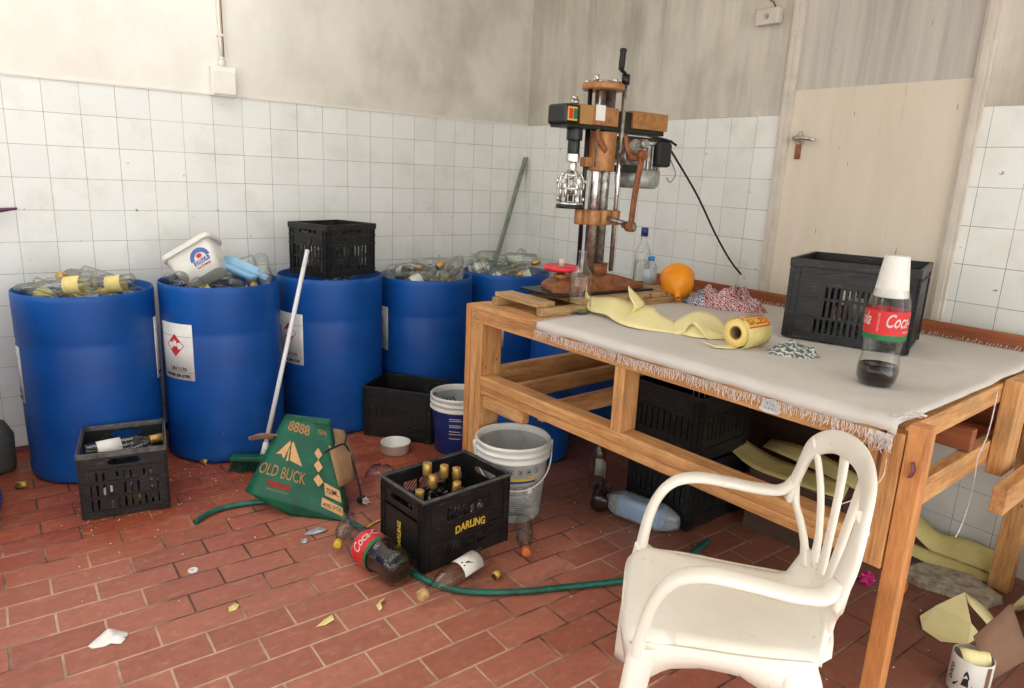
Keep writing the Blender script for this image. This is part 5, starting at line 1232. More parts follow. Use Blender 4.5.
bm = NB(); lathe(bm, [(0, .872), (.086, .872), (.092, .878), (.092, .896), (.086, .902), (0, .902)], 32); mp('top_plate', bm, M['copper'], bevel=.001)
bm = NB()
for a in range(5): cyl(bm, (.07*math.cos(a*1.26+2.2), .07*math.sin(a*1.26+2.2), .902), (.07*math.cos(a*1.26+2.2), .07*math.sin(a*1.26+2.2), .916), .012, 6)
cyl(bm, (0, 0, .902), (0, 0, .913), .04, 20); cyl(bm, (-.068, -.03, .902), (-.068, -.03, .93), .009, 10); mp('plate_bolt', bm, M['chrome'])
bm = NB(); cyl(bm, (.082, -.05, .902), (.082, -.05, .945), .018, 14); sweep(bm, [(.085, -.05, .935), (.065, -.055, .95), (.045, -.06, .955)], (0, 1, 0), .02, .014, 8, 3)
cr = mp('crank', bm, M['black_metal']); mp('crank_grip', lathe(NB(), [(0, 0), (.012, .001), (.014, .03), (.013, .07), (.016, .082), (.013, .088), (0, .088)], 16, Matrix.Translation(V(.040, -.06, .956)) @ Matrix.Rotation(.05, 4, 'Y')), M['rubber'], cr)
# belt housing arm
ah = bpy.data.objects.new('arm_housing', None); COL.objects.link(ah); ah.parent = t
o = obj('switch_block', box(NB(), -.258, -.178, -.06, .06, .715, .798), M['black_metal'], ah, bevel=.012)
o2 = obj('front_cover', box(NB(), -.178, -.105, -.062, .062, .722, .80), plain('ochre_cover_paint', srgb(180, 134, 80), .45, .2, .1), ah, bevel=.002)
obj('side_cover', box(NB(), -.105, .045, -.062, .062, .724, .80), M['copper'], ah, bevel=.002)
obj('rear_cover', box(NB(), .135, .362, -.065, .065, .725, .80), M['copper'], ah, bevel=.002)
obj('housing_core', box(NB(), -.245, .355, -.052, .052, .705, .792), M['black_metal'], ah, bevel=.002)
fs = lambda x, y, z=0: V(-.296-z, -x, .757+y)      # end facing -x
fz = lambda x, y, z=0: V(-.24+x, -.0605-z, .757+y)  # side facing the room
for fm in (fz,):
    obj('switch_plate', box(NB(), -.248, -.196, -.066, -.06, .73, .785), M['yellow_ink'], ah, bevel=.004)
    obj('stop_button', box(NB(), -.245, -.225, -.07, -.066, .737, .778), M['red_ink'], ah, bevel=.003)
    obj('start_button', box(NB(), -.220, -.200, -.07, -.066, .737, .778), M['green_ink'], ah, bevel=.003)
obj('paper_note', box(NB(), -.092, -.038, -.0645, -.0625, .742, .805), M['paper_white'], ah)
bm = NB(); cyl(bm, (-.16, 0, .80), (-.16, 0, .822), .02, 12); cyl(bm, (-.16, 0, .822), (-.16, 0, .835), .013, 6); obj('pulley_bolt', bm, M['chrome'], ah)
# capping head
hd_ = bpy.data.objects.new('capping_head', None); COL.objects.link(hd_); hd_.parent = t; hd_.location = (-.158, -.01, 0); hd_.scale = (.8, .8, 1)
bm = NB(); cyl(bm, (0, 0, .655), (0, 0, .705), .043, 20); cyl(bm, (0, 0, .60), (0, 0, .655), .033, 20); obj('spindle_boss', bm, M['black_metal'], hd_, bevel=.002)
bm = NB(); cyl(bm, (0, 0, .565), (0, 0, .60), .037, 8); cyl(bm, (0, 0, .53), (0, 0, .565), .022, 14); obj('spindle_nut', bm, M['chrome'], hd_, bevel=.002)
bm = NB()
for a in range(6):
    c_, s_ = math.cos(a*PI/3+.3), math.sin(a*PI/3+.3)
    cyl(bm, (.055*c_, .055*s_, .385), (.055*c_, .055*s_, .50), .008, 8); sweep(bm, [(.02*c_, .02*s_, .53), (.05*c_, .05*s_, .515), (.066*c_, .066*s_, .48), (.066*c_, .066*s_, .45)], (-s_, c_, 0), .014, .01, 6, 4)
    cyl(bm, (.067*c_, .067*s_, .485), (.08*c_, .08*s_, .485), .012, 8); cyl(bm, (.06*c_, .06*s_, .41), (.075*c_, .075*s_, .41), .011, 8)
for z, r in ((.505, .05), (.45, .06), (.385, .07)): lathe(bm, [(r-.014, z), (r, z), (r, z+.01), (r-.014, z+.01), (r-.014, z)], 20)
cyl(bm, (0, 0, .40), (0, 0, .53), .012, 12); cyl(bm, (0, 0, .43), (0, 0, .47), .026, 12)
obj('roller_cage', bm, M['chrome'], hd_)
obj('head_ring', lathe(NB(), [(.03, .37), (.078, .37), (.078, .385), (.03, .385), (.03, .37)], 24), M['black_metal'], hd_)
# motor
mo = bpy.data.objects.new('motor', None); COL.objects.link(mo); mo.parent = t; mo.location = (.255, 0, 0)
bm = NB(); lathe(bm, [(0, .465), (.085, .466), (.10, .478), (.105, .50), (.105, .545), (.098, .55), (0, .55)], 28); obj('motor_cap', bm, M['motor'], mo)
bm = NB(); cyl(bm, (0, 0, .55), (0, 0, .66), .088, 24)
for a in range(26):
    c_, s_ = math.cos(a*2*PI/26), math.sin(a*2*PI/26); box(bm, .086, .10, -.003, .003, .55, .655, Matrix.Rotation(a*2*PI/26, 4, 'Z'))
cyl(bm, (0, 0, .66), (0, 0, .675), .10, 24); obj('motor_body', bm, M['steel'], mo, bevel=.001)
obj('mount_plate', box(NB(), -.16, .12, -.09, .09, .675, .69), M['black_metal'], mo, bevel=.002)
obj('mount_bracket', box(NB(), -.17, -.07, -.07, .05, .535, .565), M['black_metal'], mo, bevel=.002)
obj('capacitor_box', box(NB(), .0, .095, -.12, -.04, .565, .675), M['rubber'], mo, bevel=.014)
bm = NB(); tube(bm, [(.11, -.10, .60), (.14, -.11, .54), (.11, -.11, .50), (.08, -.11, .52)], .002, 5); tube(bm, [(-.02, -.07, .70), (.08, -.10, .685), (.16, -.08, .67)], .006, 6); obj('motor_wire', bm, M['rubber'], mo)
bm = NB(); tube(bm, [(.12, -.09, .64), (.32, -.10, .45), (.47, -.13, .25), (.60, -.16, .10), (.74, -.22, -.035)], .005, 8, 8); obj('power_cord', bm, M['rubber'], mo)
# hand lever, pulley and gear clutter
lv = bpy.data.objects.new('hand_lever', None); COL.objects.link(lv); lv.parent = t
bm = NB(); sweep(bm, [(.085, -.15, .30), (.095, -.15, .45), (.12, -.15, .60)], (1, 0, .0), .030, .014, 8, 4, 4); cyl(bm, (.085, -.165, .30), (.085, -.13, .30), .023, 16); cyl(bm, (.122, -.165, .61), (.122, -.13, .61), .022, 16); obj('lever_bar', bm, M['rust'], lv)
bm = NB(); cyl(bm, (.085, -.17, .30), (.085, -.10, .30), .010, 12); cyl(bm, (.03, -.06, .33), (.085, -.12, .31), .011, 12); cyl(bm, (.085, -.172, .30), (.085, -.166, .30), .014, 6); obj('lever_pivot', bm, M['steel'], lv)
bm = NB(); cyl(bm, (.13, -.10, .63), (.13, .02, .63), .05, 20); cyl(bm, (.09, -.11, .60), (.09, -.07, .60), .035, 14); cyl(bm, (.17, -.12, .66), (.17, -.06, .66), .022, 10); box(bm, .10, .24, -.07, .03, .575, .60); mp('gear_case', bm, M['steel'], bevel=.003)
bm = NB(); sweep(bm, [(.06, -.10, .69), (.055, -.12, .64), (.08, -.125, .60), (.12, -.13, .60)], (0, 1, 0), .014, .03, 6, 4); mp('curved_bracket', bm, M['rust'])
bm = NB(); sweep(bm, [(-.075, -.06, .70), (-.055, -.065, .655), (-.02, -.07, .62)], (0, 1, 0), .012, .035, 6, 4); mp('curved_bracket', bm, M['rust'])
# red hand wheel
hw = bpy.data.objects.new('hand_wheel', None); COL.objects.link(hw); hw.parent = t; hw.location = (-.185, -.01, .11)
obj('wheel_rim', lathe(NB(), [(0, -.006), (.05, -.006), (.066, -.014), (.078, -.006), (.08, .004), (.072, .012), (.05, .006), (0, .006)], 36), M['red_plastic'], hw)
obj('wheel_spindle', cyl(NB(), (0, 0, -.06), (0, 0, -.006), .014, 14), M['black_metal'], hw)
obj('wheel_hub', lathe(NB(), [(.022, -.05), (.034, -.045), (.034, -.03), (.02, -.025)], 18), M['copper'], hw)
obj('wheel_knob', cyl(NB(), (0, .0, .006), (0, 0, .04), .013, 12), M['trim'], hw)

# ------------------------------------------------------------------ things on the bench
BT = .9005
GB = [(0, .004), (.038, 0), (.046, .004), (.048, .012), (.048, .15), (.044, .165), (.03, .185), (.017, .205), (.0155, .25), (.018, .252), (.018, .262), (.015, .263), (.013, .262), (.0125, .22)]
t = thing('bottle', 'open clear glass bottle standing at the left end of the tablecloth', 'bottle', (-1.15, -1.905, BT))
obj('glass_body', lathe(NB(), GB, 32), M['glass'], t); obj('glass_base', lathe(NB(), [(0, .016), (.02, .012), (.04, .006), (.043, .003), (0, .003)], 24), M['glass_green'], t)
t = thing('vodka_bottle', 'tall clear spirit bottle with navy cap and blue label behind the funnel', 'bottle', (-.41, -1.555, BT))
SP = [(0, .004), (.034, 0), (.041, .004), (.042, .012), (.042, .185), (.038, .205), (.022, .235), (.0165, .25), (.016, .275), (.019, .277), (.019, .283), (.0155, .285), (.0155, .31)]
obj('glass_body', lathe(NB(), SP, 28), M['glass'], t); obj('cap', lathe(NB(), [(.016, .275), (.0185, .275), (.0185, .318), (.016, .32), (0, .32)], 20), M['blue_dark'], t)
fv = on_cyl(.042, math.atan2(-4.03+1.555, -3.1+.41), .07); bm = NB(); patch(bm, fv, -.045, .045, -.045, -.02, 12); obj('label', bm, M['blue_dark'], t, solid=.0006)
obj('spirit_liquid', lathe(NB(), [(0, .006), (.039, .006), (.039, .15), (0, .15)], 24), M['glass'], t)
t = thing('water_bottle', 'small plastic water bottle with light blue cap beside the funnel', 'bottle', (-.475, -1.675, BT))
WB = [(0, .006), (.022, 0), (.03, .006), (.031, .02), (.029, .05), (.031, .08), (.031, .13), (.026, .15), (.015, .165), (.0135, .175)]
obj('bottle_body', lathe(NB(), WB, 24), M['pet'], t); obj('cap', lathe(NB(), [(.0135, .168), (.0165, .168), (.0165, .187), (.014, .189), (0, .189)], 18), M['bottle_blue'], t)
fv = on_cyl(.031, math.atan2(-4.03+1.675, -3.1+.475), .09); bm = NB(); patch(bm, fv, -.09, .09, -.035, .038, 20); lb = obj('label', bm, plain('silver_blue_label', srgb(186, 200, 212), .4), t, solid=.0005)
bm = NB(); poly_on(bm, fv, [(-.03, -.03), (.0, .03), (.012, -.03)], .001); obj('label_print', bm, M['blue_dark'], lb)
t = thing('stopper', 'navy screw cap lying on the bench in front of the water bottle', 'bottle cap', (-.545, -1.775, BT+.018), .3)
o = obj('cap_shell', lathe(NB(), [(0, -.015), (.018, -.015), (.018, .015), (.015, .015), (.015, -.012), (0, -.012)], 18), M['blue_dark'], t); o.rotation_euler = (PI/2, 0, .4)
# funnel
t = thing('funnel', 'bright orange plastic funnel lying on the bench with its spout forward', 'funnel', (-.50, -1.875, BT+.078))
ax = V(-.62, -.62, -.50).normalized(); t.rotation_mode = 'QUATERNION'; t.rotation_quaternion = qdir(ax)
obj('funnel_body', lathe(NB(), [(.078, -.062), (.081, -.062), (.081, -.052), (.078, -.05), (.077, -.01), (.070, .02), (.05, .047), (.024, .062), (.017, .066), (.013, .105), (.011, .105), (.014, .066), (.048, .042), (.068, .016), (.074, -.01), (.0755, -.062), (.078, -.062)], 40), M['orange'], t)
# yellow backing paper curls
t = thing('backing_paper', 'long curling strip of pale yellow backing paper in front of the machine', 'paper', (0, 0, 0))
bm = NB()
ribbon(bm, [(V(-1.02, -1.80, 1.0), V(-1.06, -1.84, .96)), (V(-1.06, -1.87, .96), V(-1.12, -1.93, .915)), (V(-1.04, -2.0, .975), V(-1.14, -2.05, .92)), (V(-.98, -2.08, .955), V(-1.17, -2.14, .912)), (V(-1.0, -2.17, .965), V(-1.18, -2.22, .908)), (V(-1.03, -2.24, .95), V(-1.15, -2.29, .905)), (V(-1.02, -2.33, .925), V(-1.10, -2.36, .904)), (V(-1.03, -2.38, .910), V(-1.07, -2.40, .903))], 6, nx=5)
ribbon(bm, [(V(-1.02, -2.05, 1.03), V(-1.025, -2.055, 1.025)), (V(-1.00, -2.08, 1.0), V(-1.06, -2.10, .995)), (V(-.99, -2.12, .965), V(-1.07, -2.14, .96)), (V(-1.01, -2.10, .93), V(-1.09, -2.13, .925)), (V(-1.02, -2.08, .91), V(-1.1, -2.11, .908))], 6, nx=4)
obj('paper_strip', bm, M['paper_yellow'], t, solid=.0012)
t = thing('backing_paper', 'folded piece of pale yellow backing paper in the middle of the bench', 'paper', (0, 0, 0))
bm = NB()
ribbon(bm, [(V(-1.03, -2.29, .915), V(-1.09, -2.31, .905)), (V(-.98, -2.33, .96), V(-1.09, -2.40, .905)), (V(-.93, -2.36, .975), V(-1.08, -2.44, .955)), (V(-.90, -2.42, .96), V(-1.05, -2.49, .905)), (V(-.90, -2.47, .91), V(-1.0, -2.51, .904))], 3, nx=5)
ribbon(bm, [(V(-1.05, -2.42, .955), V(-1.09, -2.40, .905)), (V(-1.0, -2.48, .93), V(-1.07, -2.46, .905)), (V(-.95, -2.51, .915), V(-.99, -2.53, .904))], 3, nx=3)
obj('paper_strip', bm, M['paper_yellow'], t, solid=.0012)
# cloths
def heap(name, label, cat, x, y, z, pts, m, hmax, seed, rz=0, m2=None):
    t = thing(name, label, cat, (x, y, z), rz); bm = NB(); N_ = 26; g = []
    for j in range(N_+1):
        row = []
        for i in range(N_*2+1):
            u, v_ = i/N_-1, j/N_*2-1
            px_, py_ = u*pts[0], v_*pts[1]
            e = max(0, 1-abs(u)**2.2)*max(0, 1-abs(v_)**2)
            n_ = mn.noise(V(u*3+seed, v_*3, seed)); n2 = mn.noise(V(u*8, v_*8+seed, 1))
            zz = e*hmax*(.65+.7*n_+.35*n2); 
            row.append(bm.verts.new((px_*(1-.25*v_*v_)+.012*n2, py_*(1-.3*u*u)+.015*n_, max(.001, zz))))
        g.append(row)
    for j in range(N_):
        for i in range(N_*2):
            f_ = bm.faces.new((g[j][i], g[j][i+1], g[j+1][i+1], g[j+1][i])); f_.smooth = True
            if m2 and i < N_*.55: f_.material_index = 1
    obj('cloth_folds', bm, [m, m2] if m2 else m, t, solid=.003)
    return t
heap('dish_cloth', 'crumpled red and white checked cloth against the back board of the bench', 'cloth', -.40, -2.07, BT, (.20, .10), M['red_cloth'], .12, 3.3, rad(-73), M['blue_cloth'])
heap('rag', 'small grey striped rag beside the label roll', 'cloth', -.955, -2.775, BT, (.085, .05), M['rag'], .045, 7.7, rad(-50))
# label roll
t = thing('label_roll', 'partly unrolled roll of yellow and red printed labels on the bench', 'label roll', (-1.07, -2.62, BT+.055))
t.scale = (1.2, 1.2, 1.15); axr = V(.97, .02, 0).normalized(); t.rotation_mode = 'QUATERNION'; t.rotation_quaternion = qdir(axr)
obj('roll_core', lathe(NB(), [(.018, 0), (.020, -.001), (.021, .115), (.018, .115), (.018, 0)], 24), M['card'], t)
obj('roll_body', lathe(NB(), [(.021, 0), (.041, 0), (.041, .115), (.021, .115), (.021, 0)], 36), plain('yellow_label_stock', srgb(240, 214, 128), .5, 0, .04), t)
qi = t.rotation_quaternion.inverted(); up_l = qi @ V(0, 0, 1); a0 = math.atan2(up_l.y, up_l.x); vw = qi @ V(-.55, -.65, .3); av = math.atan2(vw.y, vw.x)
dirn = 1 if math.sin(av-a0) > 0 else -1
bm = NB(); g = []
for i in range(31):
    a = a0-dirn*.9+dirn*i/30*3.5; r_ = .044+.006*max(0, i-16)/14; g.append([bm.verts.new((r_*math.cos(a), r_*math.sin(a), z)) for z in (-.004, .118)])
for a_, b_ in zip(g, g[1:]): f_ = bm.faces.new((a_[0], a_[1], b_[1], b_[0])); f_.smooth = True
outer = obj('printed_sheet', bm, M['label_y'], t, solid=.0008)
fr_ = lambda x, y, z=0: V((.0452+z)*math.cos(a0+dirn*x/.045), (.0452+z)*math.sin(a0+dirn*x/.045), .057+y)
bm = NB(); patch(bm, fr_, -.02, .022, -.058, -.052, 6); patch(bm, fr_, -.03, .05, .05, .056, 8)
for x in (-.024, -.012, .008, .046, .058): patch(bm, fr_, x, x+.0045, -.052, .05, 2)
for i in range(7): patch(bm, fr_, .062, .082, -.045+i*.014, -.037+i*.014, 3)
obj('red_border', bm, M['red_ink'], outer)
bm = NB(); patch(bm, fr_, .018, .044, -.05, .048, 6, 1, .0002); obj('yellow_field', bm, M['yellow_ink'], outer)
text('lettering', 'SALES', .034, M['red_ink'], lambda x, y, z: fr_(.031-y*.8, x*1.0, .0008), outer, bold=.001)
text('lettering', 'EXTRA', .014, M['red_ink'], lambda x, y, z: fr_(.0-y, x, .0008), outer, bold=.0004)
# unrolled tongue on the table
t2 = t
bm = NB(); ribbon(bm, [(qi @ V(-.0, .03, -.042), qi @ V(.05, .01, -.042)), (qi @ V(-.045, .045, -.040), qi @ V(-.01, -.01, -.043)), (qi @ V(-.075, .06, -.03), qi @ V(-.06, .02, -.042))], 4); obj('paper_tongue', bm, M['paper_yellow'], t, solid=.001)

# crate on the bench
hx = slots(-.085, .115, 10, .165, .205, .010)+slots(-.085, .115, 10, .095, .155, .010)+slots(-.11, .115, 11, .035, .085, .010)
hy = slots(-.06, .06, 6, .04, .20, .006)
cq = math.atan2(-.363, .158)
nrm = V(.917, .399, 0); mid = V(-.50, -2.735, 0)
crate('fish_crate', .425, .37, .30, (-.50, -2.735, BT+.003), rad(-72), 'black slotted crate standing on the cloth at the back of the bench', hx, hy, ribs=(.025, .088, .158, .25, .272), rimh=.03)
for k, (a, b_, hgt, mm) in enumerate(((.06, -.05, .13, 'yellow_ink'), (.10, .02, .10, 'label_y'), (.0, .05, .16, 'label_w'))):
    p = mid+V(math.cos(cq), math.sin(cq), 0)*a+V(-math.sin(cq), math.cos(cq), 0)*b_
    spirit('bottle', ['yellow labelled bottle inside the crate on the bench, at its right', 'cream labelled bottle in the corner of the crate on the bench', 'white labelled bottle in the middle of the crate on the bench'][k], V(p.x, p.y, BT+.013), Q0, M['yellow_cap'] if k < 2 else None, 1, M[mm], group='bottles in the crate on the bench')
# standing cola bottle and the white cone on its neck
cb_ = V(-1.062, -3.108, BT+.0015)
lang = math.atan2(-4.0264-cb_.y, -3.1081-cb_.x)
t, _ = cola('cola_bottle', 'tall cola bottle standing on the bench with a little dark drink left', cb_, Quaternion((0, 0, 1), 0), 0, 1.12, lang+rad(7)); t.scale = (.98, .98, 1.1)
obj('cola_liquid', lathe(NB(), [(0, .015), (.033, .004), (.046, .009), (.053, .02), (.0545, .04), (.0525, .056), (0, .056)], 40, fn=petal), M['cola'], t)
t = thing('cup', 'tapered white plastic cup upturned over the neck of the cola bottle', 'cup', cb_+V(0, 0, .262)); t.scale = (.84, .84, .98)
obj('cup_shell', lathe(NB(), [(.0525, 0), (.0545, 0), (.0545, .004), (.039, .116), (.037, .119), (0, .119), (0, .116), (.036, .115), (.052, .003), (.0525, 0)], 36), M['white_plastic'], t)

# ------------------------------------------------------------------ under the bench
hq = slots(-.14, .14, 9, .10, .2, .006)
crate('milk_crate', .40, .36, .30, (-.66, -2.165, 0), rad(2), 'black crate on the floor under the bench, lower of the two stacked', hq, hq, group=None)
crate('milk_crate', .40, .36, .30, (-.665, -2.16, .302), rad(4), 'black crate under the bench, upper of the two stacked', hq, hq)
spirit('bottle', 'empty bottle with white and red label standing under the bench', V(-.875, -1.815, 0), Q0, None, 0, M['label_w'], lambda f, lb: obj('label_stripe', patch(NB(), f, -.03, .03, -.042, -.03, 8, 1, .0012), M['red_ink'], lb), M['glass_dusty'], .98)
bpy.data.objects[-1 if False else 0] if False else None
t = thing('bottle', 'dark brown bottle lying under the bench against the blue bag', 'bottle', (-1.055, -2.02, .043)); t.rotation_mode = 'QUATERNION'; t.rotation_quaternion = qdir((.75, .62, .02))
obj('glass_body', lathe(NB(), [(0, .002), (.036, 0), (.041, .006), (.041, .15), (.035, .17), (.017, .2), (.015, .235), (.0, .235)], 24), plain('dark_brown_glass', srgb(40, 26, 20), .15), t)
t = thing('glove_bag', 'clear bag of pale blue paper towel lying under the bench in front of the crates', 'bag', (-.955, -2.175, .057), rad(-75))
bm = NB(); loft(bm, [([(x*.5, y*.3) for x, y in rrect(.10, .10, .03)], -.165), ([(x*.8, y*.9) for x, y in rrect(.10, .10, .03)], -.13), (rrect(.105, .105, .03), -.10), (rrect(.105, .108, .03), .10), ([(x*.85, y*.8) for x, y in rrect(.10, .10, .03)], .14), ([(x*.5, y*.25) for x, y in rrect(.10, .10, .03)], .18)], capt=True)
o = obj('plastic_bag', bm, M['film'], t); o.rotation_euler = (0, PI/2, 0)
bm = NB(); loft(bm, [(rrect(.085, .085, .025), -.095), (rrect(.09, .09, .025), -.08), (rrect(.09, .09, .025), .085), (rrect(.085, .085, .025), .1)], capt=True)
o = obj('towel_roll', bm, M['mask'], t); o.rotation_euler = (0, PI/2, 0)
t = thing('shade_sheet', 'added dark brown sheet standing in for shade on the wall behind the bench', 'board', (-.03, -2.36, 0))  # added sheet, its dark colour replaces the shaded wall under the bench
bm = NB(); box(bm, -.004, .004, -.52, .50, 0, .80, Matrix.Rotation(-.02, 4, 'Y')); obj('board_sheet', bm, M['wshade'], t)
t = thing('storage_carton', 'dark cardboard carton in the shade under the bench', 'box', (-.36, -2.62, 0), rad(5))
bm = NB(); panel(bm, .40, .27, .005, [], Matrix.Translation(V(0, .2, 0))); panel(bm, .40, .27, .005, [], Matrix.Translation(V(0, -.2, 0))); panel(bm, .40, .27, .005, [], Matrix.Translation(V(.2, 0, 0)) @ Matrix.Rotation(PI/2, 4, 'Z')); panel(bm, .40, .27, .005, [], Matrix.Translation(V(-.2, 0, 0)) @ Matrix.Rotation(PI/2, 4, 'Z')); box(bm, -.2, .2, -.2, .2, .002, .006)
obj('carton_body', bm, plain('dark_carton', srgb(74, 54, 42), .9), t)
bm = NB(); box(bm, -.21, .21, -.2, -.03, -.002, .002, Matrix.Translation(V(0, 0, .276)) @ Matrix.Rotation(.05, 4, 'X')); obj('carton_flap', bm, M['card_dull'], t)
t = thing('backing_paper', 'loose yellow paper strips lying on the carton under the bench', 'paper', (0, 0, 0))
bm = NB(); ribbon(bm, [(V(-.42, -2.14, .36), V(-.50, -2.12, .345)), (V(-.44, -2.30, .33), V(-.55, -2.28, .315)), (V(-.44, -2.45, .30), V(-.60, -2.46, .285)), (V(-.46, -2.6, .31), V(-.60, -2.64, .29)), (V(-.44, -2.8, .30), V(-.56, -2.84, .285))], 3, nx=4)
ribbon(bm, [(V(-.30, -2.35, .32), V(-.38, -2.36, .30)), (V(-.30, -2.55, .34), V(-.40, -2.56, .30)), (V(-.32, -2.8, .30), V(-.42, -2.82, .285))], 2, nx=3)
obj('paper_strip', bm, M['paper_dull'], t, solid=.001)
t = thing('stacked_tray', 'grey plastic tray edge resting on the upper stacked crate under the bench', 'tray', (-.66, -2.14, .606), rad(6))
bm = NB(); loft(bm, [(rrect(.28, .2, .02), 0), (rrect(.32, .24, .02), .035), (rrect(.314, .234, .02), .035), (rrect(.276, .196, .02), .004)], capt=True); obj('tray_body', bm, M['steel'], t)

# floor clutter at the right
t = thing('concrete_slab', 'broken grey concrete slab on the floor under the end of the bench', 'slab', (0, 0, 0))
bm = NB(); top = [(-.405, -3.03, .035), (-.43, -3.10, .035), (-.345, -3.31, .035), (-.27, -3.33, .035), (-.20, -3.20, .035), (-.27, -3.05, .035)]
a = [bm.verts.new((x+(0.01 if i % 2 else -.008), y-.006, .001)) for i, (x, y, z) in enumerate(top)]; b_ = [bm.verts.new(p) for p in top]
bm.faces.new(b_); bm.faces.new(a[::-1])
for i in range(6): bm.faces.new((a[i], a[(i+1) % 6], b_[(i+1) % 6], b_[i]))
obj('slab_body', bm, M['concrete'], t, bevel=.003)
t = thing('backing_paper', 'crossed yellow paper strips on the floor against the right wall', 'paper', (0, 0, 0))
bm = NB(); ribbon(bm, [(V(-.10, -2.93, .16), V(-.18, -2.95, .10)), (V(-.07, -3.02, .09), V(-.15, -3.05, .03)), (V(-.05, -3.12, .10), V(-.12, -3.16, .03)), (V(-.04, -3.24, .09), V(-.10, -3.28, .02))], 4, nx=3)
ribbon(bm, [(V(-.20, -2.92, .06), V(-.24, -2.95, .03)), (V(-.16, -3.04, .04), V(-.22, -3.06, .012)), (V(-.10, -3.18, .025), V(-.16, -3.22, .006)), (V(-.07, -3.28, .012), V(-.13, -3.31, .004))], 3, nx=3)
obj('paper_strip', bm, M['paper_dull'], t, solid=.001)
t = thing('backing_paper', 'flat folded yellow paper on the floor in front of the concrete slab', 'paper', (0, 0, 0))
bm = NB(); vs = [bm.verts.new(p) for p in [(-.625, -3.20, .012), (-.685, -3.235, .004), (-.70, -3.30, .003), (-.64, -3.36, .006), (-.56, -3.37, .01), (-.545, -3.33, .03), (-.47, -3.27, .09), (-.54, -3.215, .03), (-.51, -3.36, .006)]]
bm.faces.new([vs[i] for i in (0, 1, 2, 3, 5, 7)]); bm.faces.new([vs[i] for i in (3, 4, 5)]); bm.faces.new([vs[i] for i in (5, 6, 7)])
ribbon(bm, [(V(-.47, -3.27, .09), V(-.50, -3.30, .07)), (V(-.45, -3.33, .06), V(-.51, -3.37, .03)), (V(-.46, -3.39, .02), V(-.53, -3.42, .004))], 3, nx=2)
obj('paper_sheet', bm, M['paper_yellow'], t, solid=.001)
t = thing('backing_paper', 'yellow paper scrap standing against the rear bench leg', 'paper', (0, 0, 0))
bm = NB(); ribbon(bm, [(V(-.30, -3.36, .005), V(-.27, -3.40, .004)), (V(-.31, -3.38, .05), V(-.27, -3.43, .06)), (V(-.27, -3.40, .10), V(-.24, -3.45, .09)), (V(-.22, -3.41, .15), V(-.21, -3.44, .14))], 3, nx=2)
obj('paper_sheet', bm, M['paper_yellow'], t, solid=.001)
t = thing('label_tin', 'round tin with black triangle logo and yellow paper inside at the lower right corner', 'tin', (-.875, -3.445, 0))
obj('tin_body', lathe(NB(), [(0, .003), (.052, 0), (.055, .003), (.055, .118), (.053, .12), (.0525, .118), (.0525, .005), (0, .005)], 36), M['label_w'], t)
ft = on_cyl(.055, math.atan2(-4.03+3.485, -3.1+.80)-.1, .06); bm = NB()
for (a, b_, c, d0) in (((0, .032), (.034, -.032), (.026, -.032), (0, .018)), ((0, .032), (0, .018), (-.026, -.032), (-.034, -.032)), ((-.034, -.032), (.034, -.032), (.028, -.026), (-.028, -.026))): poly_on(bm, ft, [a, b_, c, d0], .0006)
poly_on(bm, ft, [(-.01, -.02), (.01, -.02), (.006, .008), (-.006, .004)], .0006); obj('triangle_logo', bm, M['ink'], t)
text('lettering', 'DUCO', .018, M['ink'], lambda x, y, z: ft(-.045+y, .005+x, .0006), t, bold=.0006)
bm = NB(); patch(bm, on_cyl(.055, math.atan2(-.545, -2.3)-.1, .06), .05, .065, -.055, .055, 3, 1, .0006); obj('brown_stripe', bm, M['card_dull'], t)
bm = NB(); ribbon(bm, [(V(-.05, .0, .10), V(.0, -.05, .10)), (V(-.03, .03, .135), V(.03, -.03, .13)), (V(.0, .05, .12), V(.05, .0, .11))], 4); obj('paper_wad', bm, M['paper_yellow'], t, solid=.001)
t = thing('cardboard_box', 'opened brown cardboard box with tilted flap at the right edge of the floor', 'box', (0, 0, 0))
bm = NB(); quadgrid(bm, V(-.865, -3.49, .05), V(-.865, -3.43, .17), V(-.70, -3.46, .24), V(-.76, -3.55, .13), 3, 3); obj('flap', bm, M['card_dull'], t, solid=.003)
bm = NB(); box(bm, -.56, -.20, -3.86, -3.56, .0, .20); 
for f_ in list(bm.faces):
    if f_.calc_center_median().z > .199: bm.faces.remove(f_)
obj('box_walls', bm, M['card_dull'], t, solid=.004)
bm = NB(); quadgrid(bm, V(-.36, -3.47, .0), V(-.30, -3.53, .0), V(-.30, -3.53, .33), V(-.36, -3.46, .33), 2, 2); obj('standing_flap', bm, M['card_dull'], t, solid=.004)
t = thing('plastic_bag', 'white plastic bag bunched behind the brown cardboard box', 'bag', (-.17, -3.52, 0))
bm = NB(); bmesh.ops.create_icosphere(bm, subdivisions=4, radius=.1)
for v in bm.verts: v.co = V(v.co.x*.9, v.co.y*1.1, v.co.z*1.5)*(1+.25*mn.noise(v.co*18)); v.co.z = max(.002, v.co.z+.15)
obj('bag_film', bm, M['paper_white'], t, smooth=True)
t = thing('foil_flower', 'crumpled magenta foil scrap on the floor behind the near bench leg', 'foil scrap', (-.565, -2.98, 0))
bm = NB(); bmesh.ops.create_icosphere(bm, subdivisions=3, radius=.022)
for v in bm.verts: v.co = v.co*(1+.9*mn.noise(v.co*90)); v.co.z = v.co.z+.022
for v in bm.verts: v.co.z = max(.001, v.co.z)
obj('foil_wad', bm, M['pink'], t)
t = thing('rubber_ring', 'small orange ring leaning near the concrete slab', 'ring', (-.50, -3.09, .0))
bm = NB(); tube(bm, [(.02*math.cos(a*.9), 0, .022+.02*math.sin(a*.9)) for a in range(8)], .004, 6); obj('ring_body', bm, M['orange_cap'], t)
